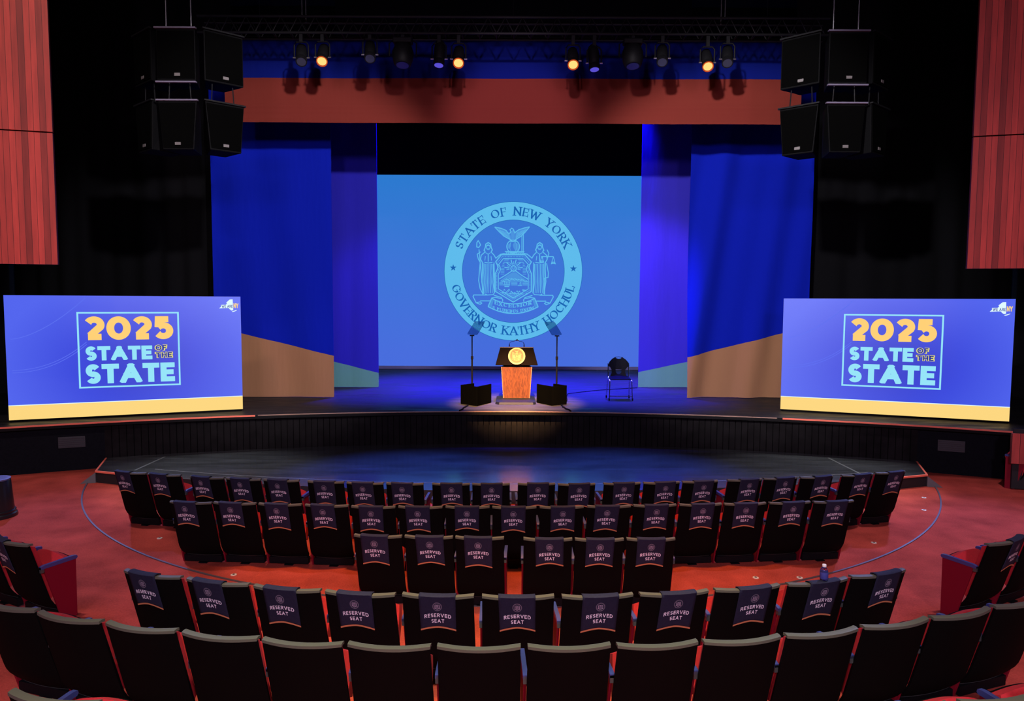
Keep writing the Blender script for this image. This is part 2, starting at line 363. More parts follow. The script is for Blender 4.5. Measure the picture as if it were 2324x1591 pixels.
def line_text(txt, h, w, serif=False, gap=.14, space=.42, wide=1.0, fit=None):
    """polygons of a centred text line, baseline y=0, cap height h; fit = total width"""
    polys = []; x = 0
    for i, ch in enumerate(txt):
        if ch == ' ': x += space; continue
        g, a = glyph(ch, w, serif, wide)
        polys += [[(px+x, py) for px, py in q] for q in g]; x += a+gap
    tot = x-gap; k = h if not fit else fit/tot
    return [[((px-tot/2)*k, py*h) for px, py in q] for q in polys]
def arc_text(txt, r, h, w, mid, step_gap, space, top=True, spread=None):
    """serif text on a circle; mid = centre angle (deg), top: letters point outward"""
    items = []; x = 0; wn = 0; polys = [[] for _ in txt.split()]
    for ch in txt:
        if ch == ' ': x += space; wn += 1; continue
        g, a = glyph(ch, w, True); items.append((g, x, a, wn)); x += a+step_gap
    tot = x-step_gap; k = h/r if not spread else R(spread)/tot
    for g, x0, a, wn in items:
        ang = (x0+a/2-tot/2)*k
        th = R(mid)-ang if top else R(mid)+ang
        for q in g:
            pl = []
            for px, py in q:
                lx, ly = (px-a/2)*h, py*h
                if top: rr = r+ly; pl.append((math.cos(th)*rr+math.sin(th)*lx, math.sin(th)*rr-math.cos(th)*lx))
                else: rr = r-ly; pl.append((math.cos(th)*rr-math.sin(th)*lx, math.sin(th)*rr+math.cos(th)*lx))
            polys[wn].append(pl)
    return polys
def ring(ro, ri, n=96):
    return [[(math.cos(a)*ro, math.sin(a)*ro), (math.cos(b)*ro, math.sin(b)*ro), (math.cos(b)*ri, math.sin(b)*ri), (math.cos(a)*ri, math.sin(a)*ri)]
            for a, b in ((2*math.pi*i/n, 2*math.pi*(i+1)/n) for i in range(n))]
def star(cx, cy, r):
    P = [(cx+math.cos(R(90+36*i))*(r if i % 2 == 0 else r*.4), cy+math.sin(R(90+36*i))*(r if i % 2 == 0 else r*.4)) for i in range(10)]
    return [[(cx, cy), P[i], P[(i+1) % 10]] for i in range(10)]
def flat(polys, fn, mb=None):
    mb = mb or MB()
    for q in polys: mb.add([fn(x, y) for x, y in q], [tuple(range(len(q)))])
    return mb

# ------------------------------------------------------------------ coat of arms, drawn as line art in a circle of radius 1
def arms():
    U = lambda X, Y: ((X-756)/1125, -(Y-837)/1125)
    P = lambda L: [U(*p) for p in L]
    line = []; fill = []
    def st(L, w=12, closed=False): line.extend(stroke(P(L), w*1.18/1125, closed))
    def fl(L): fill.append(P(L))
    def ci(x, y, r, w=10, a0=0, a1=360, ry=None): st(circ(x, y, r, a0, a1, 28, ry), w)
    rr = random.Random(3)
    # eagle
    lw = [(450, 118), (525, 195), (600, 265), (690, 312), (735, 335)]; lt = [(450, 118), (560, 140), (635, 172), (668, 215), (695, 218), (715, 190), (700, 160), (725, 137), (752, 148)]
    rw = [(1018, 112), (950, 195), (885, 262), (810, 308), (770, 335)]; rt = [(1018, 112), (930, 132), (845, 158), (800, 190), (778, 212), (764, 180), (752, 148)]
    for L in (lw, lt, rw, rt): st(L, 13)
    fl([(450, 118), (525, 195), (600, 265), (735, 335), (700, 230), (635, 172), (560, 140)]); fl([(1018, 112), (950, 195), (885, 262), (770, 335), (790, 215), (845, 158), (930, 132)])
    fl([(705, 215), (752, 150), (780, 215), (770, 335), (735, 335)])
    for i in range(7):
        a = i/7; st([(520+a*170, 160+a*60), (575+a*140, 235+a*85)], 6); st([(960-a*160, 150+a*60), (910-a*130, 225+a*85)], 6)
    st([(715, 330), (700, 345), (740, 350), (800, 345), (790, 320)], 12)
    # globe
    ci(752, 432, 104, 13); fl([(770, 360), (830, 385), (852, 440), (835, 490), (790, 505), (760, 455), (745, 405)]); fl([(665, 400), (720, 365), (715, 430), (690, 470), (660, 460)])
    for k in (-45, 0, 45): ci(752, 432, 100, 4, 90, 270, 100) if k == 0 else st(circ(752, 432, abs(k)*1.2, 0, 360, 24, 100), 4)
    # liberty pole on the right of the eagle
    st([(893, 255), (893, 510)], 9); st([(917, 235), (917, 510)], 11); st([(893, 510), (917, 510)], 9)
    # wreath
    st([(618, 515), (935, 515)], 16); st([(605, 552), (950, 552)], 14)
    for i in range(9): st([(640+i*33, 540), (660+i*33, 520)], 12)
    # shield
    sh = [(560, 565), (945, 565), (1050, 680), (1022, 730), (1012, 775), (1030, 820), (1052, 870), (1052, 1160), (758, 1335), (462, 1160), (462, 870), (488, 820), (505, 775), (495, 730), (468, 680)]
    st(sh, 15, True)
    c = (757, 930); sc = lambda f: [(c[0]+(x-c[0])*f, c[1]+(y-c[1])*f) for x, y in sh]
    st(sc(.83), 11, True)
    m = sc(.915)+[sc(.915)[0]]
    for a, b in zip(m[:-1], m[1:]):
        n = max(2, int(math.hypot(b[0]-a[0], b[1]-a[1])/24))
        for i in range(n):
            x, y = a[0]+(b[0]-a[0])*i/n, a[1]+(b[1]-a[1])*i/n; st([(x-5, y), (x+5, y)], 11)
    # sun and rays
    ci(760, 788, 44, 14); ci(745, 780, 6, 6); ci(775, 780, 6, 6); st([(745, 805), (760, 798), (775, 805)], 7)
    for i in range(13):
        a = R(-10+i*200/12); r0 = 66; r1 = 150 if i % 2 else 118
        st([(760+math.cos(a)*r0, 788-math.sin(a)*r0), (760+math.cos(a)*r1, 788-math.sin(a)*r1)], 13 if i % 2 else 7)
    for i in range(11):
        y = 640+i*24; w = 150+min(60, i*9); g = 60+rr.random()*40 if i < 3 else 150
        st([(760-w, y), (760-g, y)], 6); st([(760+g, y), (760+w, y)], 6)
    # mountains, river with two ships, near bank
    st([(525, 960), (640, 890), (700, 850), (735, 825), (800, 828), (880, 890), (1000, 962)], 13)
    fl([(545, 985), (650, 905), (740, 850), (800, 850), (860, 900), (985, 985), (985, 1010), (545, 1010)])
    for i in range(16):
        x = 560+i*27; y = 930+abs(i-7.5)*5+rr.random()*30; st([(x, y), (x+22, y+16), (x+40, y+12)], 8)
    for y in (1022, 1040, 1056): st([(528, y), (590, y)], 7); st([(720, y), (825, y)], 7); st([(905, y), (992, y)], 7)
    for k in range(4): st([(605+k*28, 1012), (622+k*28, 1012)], 14); st([(605+k*28, 1036), (622+k*28, 1036)], 14)
    st([(595, 1056), (705, 1056)], 13); st([(612, 1082), (690, 1082)], 12); fl([(838, 1055), (868, 1005), (872, 1055)]); st([(880, 1005), (884, 1058)], 10); st([(830, 1066), (900, 1066)], 10)
    for i in range(22):
        x = 560+i*19; y = 1140+rr.random()*70; st([(x, y), (x+14, y-16), (x+26, y+6)], 9)
    for k in range(5): st([(600+k*28, 1205+k*14), (760, 1195+k*20), (915-k*28, 1205+k*14)], 6)
    # the two standing figures
    for s_ in (0, 1):
        F = (lambda L: L) if s_ == 0 else (lambda L: [(1530-x, y-4) for x, y in L])
        D = lambda L, w=12, c_=False: st(F(L), w, c_)
        D(circ(345, 445, 30, 0, 360, 20, 40), 9); D([(300, 520), (278, 495), (300, 440), (305, 395), (345, 370), (385, 395), (392, 445), (412, 490), (392, 520)], 15)
        D([(318, 430), (345, 412), (375, 430)], 9); D([(330, 465), (345, 472), (360, 465)], 6)
        D([(290, 525), (232, 575), (220, 640), (250, 690), (255, 800), (240, 1000), (270, 1205)], 13)
        D([(395, 525), (440, 570), (470, 622), (545, 560), (610, 545)], 13); D([(440, 690), (445, 860), (448, 1100), (450, 1195)], 13)
        D([(300, 530), (345, 560), (385, 530)], 9); D([(345, 565), (345, 680)], 12); D([(285, 690), (350, 700), (415, 690)], 13); D([(290, 660), (300, 590)], 9); D([(400, 660), (392, 590)], 9)
        for k in range(7):
            x = 280+k*24; D([(x, 715), (x-4+k*2, 860), (x+6-k, 1010), (x-14+k*6, 1190)], 7 if k % 2 else 10)
        fill.append(P(F([(240, 690), (285, 700), (275, 950), (290, 1205), (262, 1205), (235, 1000)])))
        D([(300, 1205), (330, 1222), (430, 1215), (440, 1195)], 12)
    st([(195, 480), (262, 1215)], 12); st([(182, 340), (160, 370), (158, 440), (190, 450), (220, 410), (205, 375)], 13, True); st([(215, 690), (190, 985), (215, 1120), (262, 1210)], 12); st([(220, 520), (165, 560), (185, 640), (215, 690)], 12)
    st([(1210, 592), (1410, 592)], 12); st([(1305, 480), (1335, 540), (1305, 640)], 12); st([(1410, 592), (1378, 705), (1440, 705), (1410, 592)], 9); ci(1410, 715, 32, 12, 0, -180); st([(1222, 592), (1192, 680), (1252, 680), (1222, 592)], 9); ci(1222, 690, 28, 12, 0, -180)
    st([(1300, 700), (1330, 860), (1325, 930), (1265, 945), (1270, 1210)], 12)
    # ground ribbon and motto scroll
    for s_ in (0, 1):
        F = (lambda L: L) if s_ == 0 else (lambda L: [(1512-x, y) for x, y in L])
        st(F([(320, 1222), (110, 1222), (98, 1248), (150, 1350), (215, 1375), (240, 1355), (215, 1335), (160, 1345)]), 13); st(F([(215, 1318), (385, 1318)]), 13)
        st(F([(440, 1225), (560, 1260), (585, 1300), (580, 1330)]), 13); st(F([(405, 1272), (345, 1412)]), 14); st(F([(400, 1270), (470, 1260), (560, 1280)]), 12)
        fill.append(P(F([(405, 1285), (440, 1300), (400, 1430), (355, 1410)])))
    top = [(400+i*71.2, 1274+92*(1-((i-5)/5)**2)) for i in range(11)]; bot = [(345+i*82.2, 1412+112*(1-((i-5)/5)**2)) for i in range(11)]
    st(top, 13); st(bot, 14)
    for txt, y0, hh, ww, amp, wd_ in (('EXCELSIOR', 1372, 66, 610, 55, .23), ('E PLURIBUS UNUM', 1452, 56, 670, 62, .25)):
        for q in line_text(txt, hh, wd_, True, .22, .5, fit=ww):
            line.append([U(756+px, y0-py+amp*(1-(px/(ww/2))**2)) for px, py in q])
    return line, fill
ARMS_LINE, ARMS_FILL = arms()

# ------------------------------------------------------------------ the room
STZ = .88
def lip(x): return -5.9+math.sqrt(400-x*x)
def fz(x, y):
    r = math.hypot(x, y-14.7); return .1*max(0, r-8.3)*min(1, max(0, (9.5-y)/2))
fm = MB(); fm.grid(lambda u, v: (-12+24*u, -6+21.5*v, fz(-12+24*u, -6+21.5*v)), 96, 86)
struct(fm.build('floor', carpet(), smooth=True), 'dark red carpet floor, raked at the back')
def plain_wall(name, c, d, m=BLACK, M=None):
    return struct(MB().box(c, d, M).build(name, m))
plain_wall('wall_left', (-12.1, 9.5, 6.5), (.2, 31, 13)); plain_wall('wall_right', (12.1, 9.5, 6.5), (.2, 31, 13))
plain_wall('wall_back', (0, 25.1, 6.5), (24.4, .2, 13)); plain_wall('wall_rear', (0, -6.1, 6.5), (24.4, .2, 13))
plain_wall('ceiling', (0, 9.5, 13.1), (24.4, 31.4, .2))

# main stage: deck, fascia, edge tape
xs = [-12+24*i/80 for i in range(81)]
sg = thing('main_stage', 'wide black main stage with slatted front wall behind the low stage', 'stage', (0, 16, 0))
off = Vector((0, -16, 0))
def sgo(mb, name, m, **k):
    mb.v = [tuple(Vector(p)+off) for p in mb.v]; return mb.build(name, m, sg, **k)
mb = MB()
front = [(x, lip(x)) for x in xs]
mb.add([(x, y, STZ) for x, y in front]+[(x, 25, STZ) for x in xs], [(i, i+1, 82+i, 81+i) for i in range(80)])
sgo(mb, 'stage_deck', deck('painted_stage_deck', (.026, .0245, .025), .5, (.5, 3, 1), .08, .09))
mb = MB(); N = 80
mb.slab(lambda u, v: (-12+24*u, lip(-12+24*u), STZ-.075*v), lambda u, v: (-12+24*u, lip(-12+24*u)+.25, STZ-.001-.074*v), 80, 1)
sgo(mb, 'stage_nosing', mat('dark_nosing', (.008, .007, .008), .7, spec=.1))
mb = MB()
def fas(x): return lip(x)+.10
nb = 132
for i in range(nb):   # vertical boards of the fascia between the plain side walls
    x0 = -7.45+14.9*i/nb; x1 = -7.45+14.9*(i+.88)/nb
    mb.hexa([(x0, fas(x0), 0), (x1, fas(x1), 0), (x1, fas(x1)+.04, 0), (x0, fas(x0)+.04, 0)], [(x0, fas(x0), STZ-.076), (x1, fas(x1), STZ-.076), (x1, fas(x1)+.04, STZ-.076), (x0, fas(x0)+.04, STZ-.076)])
sgo(mb, 'slatted_fascia', mat('fascia_boards', (.011, .0095, .0105), .9, spec=.04, noise=.3, nscale=5))
mb = MB(); mb.slab(lambda u, v: (-12+24*u, lip(-12+24*u)+.15, (STZ-.076)*v), lambda u, v: (-12+24*u, lip(-12+24*u)+.2, (STZ-.076)*v), 80, 1)
sgo(mb, 'side_fascia', mat('plain_fascia', (.008, .0085, .012), .9, spec=.04, noise=.2))
for x0, x1 in ((-10.5, -4.95), (5.2, 8.92)):
    mb = MB(); mb.slab(lambda u, v: (x0+(x1-x0)*u, lip(x0+(x1-x0)*u)-.006, STZ+.004-.03*v), lambda u, v: (x0+(x1-x0)*u, lip(x0+(x1-x0)*u)+.012, STZ+.003-.029*v), 40, 1)
    sgo(mb, 'edge_tape', TAPE)
mb = MB(); mb.slab(lambda u, v: (-4.9+10*u, lip(-4.9+10*u)-.005, STZ+.003-.02*v), lambda u, v: (-4.9+10*u, lip(-4.9+10*u)+.02, STZ+.002-.018*v), 40, 1)
sgo(mb, 'edge_strip', mat('spotlit_lip_edge', (.30, .17, .13), .6))  # pale base paints the spotlit line along the centre lip
for sx in (-1, 1):
    x = sx*7.95; a = math.atan2(-x, math.sqrt(400-x*x)); M = Matrix.Rotation(a, 3, 'Z')
    mb = MB().box((x, lip(x)+.145, .52), (.42, .02, .2), M)
    for k in range(5): mb.box((x, lip(x)+.13, .45+k*.035), (.4, .02, .01), M)
    sgo(mb, 'vent_grille', mat('vent_grey', (.035, .035, .042), .6))

# low thrust stage
def tf(x): return 32.6-math.sqrt(484-x*x)
ts = thing('low_stage', 'low glossy black thrust stage curving in front of the main stage', 'stage', (0, 12, 0)); toff = Vector((0, -12, 0))
TZ = .2
def tso(mb, name, m, **k):
    mb.v = [tuple(Vector(p)+toff) for p in mb.v]; return mb.build(name, m, ts, **k)
fr = [(-7.03+14.06*i/60, tf(-7.03+14.06*i/60)) for i in range(61)]
bk = [(-7.42+14.84*i/60, fas(-7.42+14.84*i/60)-.035) for i in range(61)]
mb = MB(); mb.add([(x, y, TZ) for x, y in fr]+[(x, y, TZ) for x, y in bk], [(i, i+1, 62+i, 61+i) for i in range(60)])
tso(mb, 'stage_deck', deck('glossy_black_deck', (.040, .041, .046), .17, (.35, 2.2, 1), .22, .75))
mb = MB(); out = [bk[0]]+fr+[bk[-1]]
mb.add([(x, y, 0) for x, y in out]+[(x, y, TZ-.001) for x, y in out], [(i, i+1, len(out)+i+1, len(out)+i) for i in range(len(out)-1)])
tso(mb, 'stage_skirt', mat('black_skirt', (.012, .012, .014), .6))
for s_ in (0, 1):
    e = fr[0] if s_ == 0 else fr[-1]; b = bk[0] if s_ == 0 else bk[-1]; f2 = fr[3] if s_ == 0 else fr[-4]
    for p, q in ((b, e), (e, f2)):
        d = Vector((q[0]-p[0], q[1]-p[1], 0)); L = d.length; M = Matrix.Rotation(math.atan2(d.y, d.x), 3, 'Z')
        tso(MB().box(((p[0]+q[0])/2, (p[1]+q[1])/2, TZ-.01), (L, .03, .028), M), 'edge_tape', TAPE)
    sx = -1 if s_ == 0 else 1
    mb = MB().hexa([(e[0], e[1]-.02, 0), (e[0]+sx*.22, e[1]-.1, 0), (e[0]+sx*.02, e[1]+.45, 0)], [(e[0], e[1]-.02, TZ-.03), (e[0]+sx*.01, e[1]-.02, TZ-.03), (e[0]+sx*.02, e[1]+.45, TZ-.03)])
    tso(mb, 'corner_ramp', mat('ramp_grey', (.12, .12, .125), .5))
for xx in (-6.4, 5.92):   # joints between the deck sections
    y0, y1 = tf(xx)+.25, fas(xx)-.3
    mb = MB().add([(xx-.02, y0, TZ+.002), (xx+.02, y0, TZ+.002), (xx+.02, y1, TZ+.002), (xx-.02, y1, TZ+.002)], [(0, 1, 2, 3)])
    tso(mb, 'deck_joint', mat('joint_grey', (.09, .09, .095), .5))
mb = MB(); mb.slab(lambda u, v: (-6.1+12.2*u, tf(-6.1+12.2*u)+.42+.012*v, TZ+.003), lambda u, v: (-6.1+12.2*u, tf(-6.1+12.2*u)+.42+.012*v, TZ+.0005), 50, 1)
tso(mb, 'deck_line', mat('pale_line', (.2, .2, .21), .4))

# ring in the carpet
mb = MB(); A0, A1 = R(196), R(344)
def rg(r, z): return lambda u, v: (math.cos(A0+(A1-A0)*u)*(r+.022*(v-.5)), 14.72+math.sin(A0+(A1-A0)*u)*(r+.022*(v-.5)), z)
mb.slab(rg(7.76, .012), rg(7.76, -.004), 150, 1)
o = mb.build('trim_1', mat('ring_metal', (.15, .13, .14), .4, .5)); struct(o, 'curved metal joint ring set in the carpet')

# red wooden wall panels high on both sides
PW = boards('red_wood_boards', (.52, .052, .038), .083, .42)
PW2 = boards('red_wood_boards_low', (.5, .07, .06), .12, .3)
for sx, nm in ((-1, 'left'), (1, 'right')):
    t = thing('wood_wall_panel', f'tall red wood slat wall panel high at the {nm} edge', 'wall panel', (sx*7.03, 11.0, 3.63), 0)
    t.rotation_euler = (0, 0, sx*R(-15)+(math.pi if sx < 0 else 0))
    yy = .05 if sx < 0 else -.05
    MB().box((2, yy/2, .995), (4, .05, 1.99)).build('lower_panel', PW, t); MB().box((2, yy/2, 4.25), (4, .05, 4.48)).build('upper_panel', PW, t)
    MB().box((2, -yy*1.2, 3.2), (3.9, .04, 6.3)).build('back_frame', BLACK, t)
t = thing('wood_wall_panel', 'small low red wood panel at the right edge behind the carpet', 'wall panel', (8.27, 11.52, .44)); t.rotation_euler = (0, 0, R(-12))
MB().box((.9, .03, .26), (1.8, .05, .5)).build('board_panel', PW2, t); MB().box((.9, .08, .08), (1.7, .04, 1.0)).build('back_frame', BLACK, t)

# black drapes masking both sides and the back of the stage
def cloth(x0, x1, y, z0, z1, amp, waves, seed, nu=60, nv=30, th=.02, sway=0):
    rr = random.Random(seed); ph = [(rr.random()*6.28, rr.uniform(.6, 1.4)*waves, rr.uniform(.4, 1)) for _ in range(4)]
    def f(u, v):
        a = sum(k*math.sin(p+w*6.28*(u+sway*(1-v)*.12)) for p, w, k in ph)/2.5
        return (x0+(x1-x0)*u, y-amp*a*(1.15-.45*v), z0+(z1-z0)*v)
    mb = MB(); mb.slab(f, lambda u, v: (f(u, v)[0], f(u, v)[1]+th, f(u, v)[2]), nu, nv); return mb
for x0, x1, nm in ((-11.9, -6.6, 'left'), (6.6, 11.9, 'right')):
    o = cloth(x0, x1, 16.9, STZ+.006, 12.9, .06, 9, 5 if x0 < 0 else 6, 90, 4).build('black_curtain', BLACKCLOTH, smooth=True)
    tag(o, f'black masking curtain to the {nm} of the blue drapes', 'curtain', kind=None)
o = cloth(-5.2, 5.2, 21.2, 6.85, 12.9, .05, 8, 9, 90, 3).build('black_border_curtain', BLACKCLOTH, smooth=True)
tag(o, 'black border curtain hanging above the projection screen', 'curtain')
o = cloth(-11.5, 11.5, 24.5, STZ+.006, 12.9, .06, 14, 11, 120, 3).build('black_backdrop', BLACKCLOTH, smooth=True)
tag(o, 'black backdrop at the rear of the stage behind the screen', 'curtain')

BLUE = (.0014, .009, .34)
def drape(nm, x0, x1, y, z1, pa, pb, low, amp, waves, seed, label, sway, top=BLUE):
    # pa, pb: two points (x, z) of the colour boundary
    az = 1; ax = -(pb[1]-pa[1])/(pb[0]-pa[0]); c0 = ax*pa[0]+pa[1]
    m = split_cloth('drape_cloth_'+nm, top, low, ax, az, c0)
    o = cloth(x0, x1, y, STZ+.01, z1, amp, waves, seed, 80, 40, .012, sway).build('stage_drape', m, smooth=True)
    tag(o, label, 'drape', 'printed stage drapes')
TAN, TEAL = (.29, .14, .075), (.09, .25, .23)
drape('a', -6.75, -4.06, 16.0, 8.2, (-6.1, 2.33), (-4.06, 1.835), TAN, .10, 2.2, 21, 'wide blue drape with tan foot, left of the stage', -3.5)
drape('b', -4.75, -3.40, 17.9, 8.2, (-4.54, 1.54), (-3.39, 1.25), TEAL, .02, 2.0, 22, 'narrow blue drape with grey-teal foot between screen and left wide drape', 1, (.018, .016, .38))
drape('c', 4.04, 6.84, 16.25, 8.2, (4.07, 1.83), (6.23, 2.38), TAN, .095, 2.8, 23, 'wide blue drape with tan foot, right of the stage', 3)
drape('d', 3.27, 4.85, 18.15, 8.2, (3.23, 1.27), (4.52, 1.55), TEAL, .015, 1.5, 24, 'narrow bright blue drape with teal foot between screen and right wide drape', 0, (.030, .024, .40))

# valance over the stage opening
m = split_cloth('valance_cloth', (.0012, .006, .13), (.14, .021, .015), -.0015, 1, 7.49)
def vf(u, v):
    x = -5.72+11.44*u; z = 6.622+1.62*v; return (x, 14.3-.012*math.sin(u*23)-.02*math.exp(-((z-6.95)/.05)**2)+.012*math.exp(-((z-6.77)/.03)**2), z)
mb = MB(); mb.slab(vf, lambda u, v: (vf(u, v)[0], vf(u, v)[1]+.012, vf(u, v)[2]), 60, 50)
vl = mb.build('stage_valance', m, smooth=True)
MB().tube([(-5.75, 14.31, 8.26), (5.75, 14.31, 8.26)], .03, 8).build('batten', METAL, vl)
for x in (-5, 0, 5): MB().tube([(x, 14.31, 8.27), (x, 14.31, 12.995)], .006, 6).build('hanger_cable', METAL, vl)
tag(vl, 'long horizontal valance, blue above and red below, over the stage opening', 'valance')

# ------------------------------------------------------------------ projection screen with the seal
SY = 22.8; SX, SZ = 0.03, 3.1+(683-615.5)*SY/1600-.02; SR = 155.3*SY/1600
scr = thing('projection_screen', 'large light blue projection screen with the round state seal', 'screen', (0, SY, STZ+.003))
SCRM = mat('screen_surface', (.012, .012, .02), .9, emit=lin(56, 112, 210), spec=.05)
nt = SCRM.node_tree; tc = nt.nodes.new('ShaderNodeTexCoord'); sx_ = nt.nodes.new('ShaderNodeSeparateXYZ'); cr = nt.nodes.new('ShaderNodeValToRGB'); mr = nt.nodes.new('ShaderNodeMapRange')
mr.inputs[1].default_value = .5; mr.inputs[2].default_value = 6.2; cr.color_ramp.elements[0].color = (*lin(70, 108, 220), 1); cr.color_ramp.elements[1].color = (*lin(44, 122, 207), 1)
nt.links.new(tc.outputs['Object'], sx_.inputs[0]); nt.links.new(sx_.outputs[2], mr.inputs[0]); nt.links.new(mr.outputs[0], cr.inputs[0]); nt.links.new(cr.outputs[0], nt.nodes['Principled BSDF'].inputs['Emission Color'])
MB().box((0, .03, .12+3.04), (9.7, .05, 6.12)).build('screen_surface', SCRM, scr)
MB().box((0, .035, .05), (9.8, .06, .1)).build('bottom_bar', mat('screen_bar', (.10, .09, .3), .6), scr)
fr_ = MB(); fr_.box((-4.9, .03, 3.16), (.1, .07, 6.3)); fr_.box((4.9, .03, 3.16), (.1, .07, 6.3)); fr_.box((0, .03, 6.26), (9.9, .07, .1)); fr_.build('screen_frame', CABINET, scr)
def on_screen(d): return lambda x, y: (SX+x*SR, -d, SZ-STZ+y*SR)
CY = glow('seal_cyan', lin(93, 187, 236)); CYD = glow('seal_mid', lin(72, 146, 222)); DK = glow('seal_ink', lin(22, 98, 178))
sl = flat(ring(1, .745), on_screen(.004)).build('seal_ring', CY, scr)
flat(ring(1.006, 1.0), on_screen(.005)).build('ring_outline', DK, sl); flat(ring(.745, .739), on_screen(.005)).build('ring_outline', DK, sl)
for q in arc_text('STATE OF NEW YORK', .803, .130, .185, 90.6, .30, .75, True, 132)+arc_text('GOVERNOR KATHY HOCHUL', .928, .130, .185, 270, .30, .72, False, 152): flat(q, on_screen(.007)).build('lettering_word', DK, sl)
for x, y in ((-.873, .05), (.873, .045)): flat(star(x, y, .052), on_screen(.007)).build('star', DK, sl)
for q in ARMS_FILL: flat([q], on_screen(.004)).build('arms_tint', CYD, scr); flat(ARMS_LINE, on_screen(.006)).build('arms_drawing', CY, scr)

# ------------------------------------------------------------------ LED walls
YEL, LCY, WHT = glow('led_yellow', lin(255, 208, 118)), glow('led_cyan', lin(150, 228, 248)), glow('led_white', lin(225, 250, 255))
INK = glow('led_ink', lin(28, 46, 150)); OUTL = glow('led_outline', lin(225, 215, 120)); BAND = glow('led_gold', lin(253, 215, 128))
def ledbg():
    m = mat('led_blue', (.01, .01, .02), .5, emit=(0, 0, 1)); nt = m.node_tree; b = nt.nodes['Principled BSDF']; L = nt.links.new
    tc = nt.nodes.new('ShaderNodeTexCoord'); mp = nt.nodes.new('ShaderNodeMapping'); mp.inputs['Location'].default_value = (-.05, 0, .15); mp.inputs['Scale'].default_value = (.46, 1, .60)
    ln = nt.nodes.new('ShaderNodeVectorMath'); ln.operation = 'LENGTH'; L(tc.outputs['Object'], mp.inputs[0]); L(mp.outputs[0], ln.inputs[0])
    cr = nt.nodes.new('ShaderNodeValToRGB'); e = cr.color_ramp.elements
    e[0].position = .15; e[0].color = (*lin(33, 52, 200), 1); e[1].position = 1.0; e[1].color = (*lin(76, 98, 236), 1); x = e.new(.5); x.color = (*lin(52, 72, 220), 1)
    L(ln.outputs['Value'], cr.inputs[0]); L(cr.outputs[0], b.inputs['Emission Color']); b.inputs['Emission Strength'].default_value = 1
    return m
LEDBG = ledbg()
NYS = [(.03, .30), (.14, .44), (.13, .55), (.38, .56), (.46, .62), (.43, .72), (.62, .93), (.78, .94), (.79, .55), (.80, .18), (.70, .15), (.60, .25), (.55, .33)]
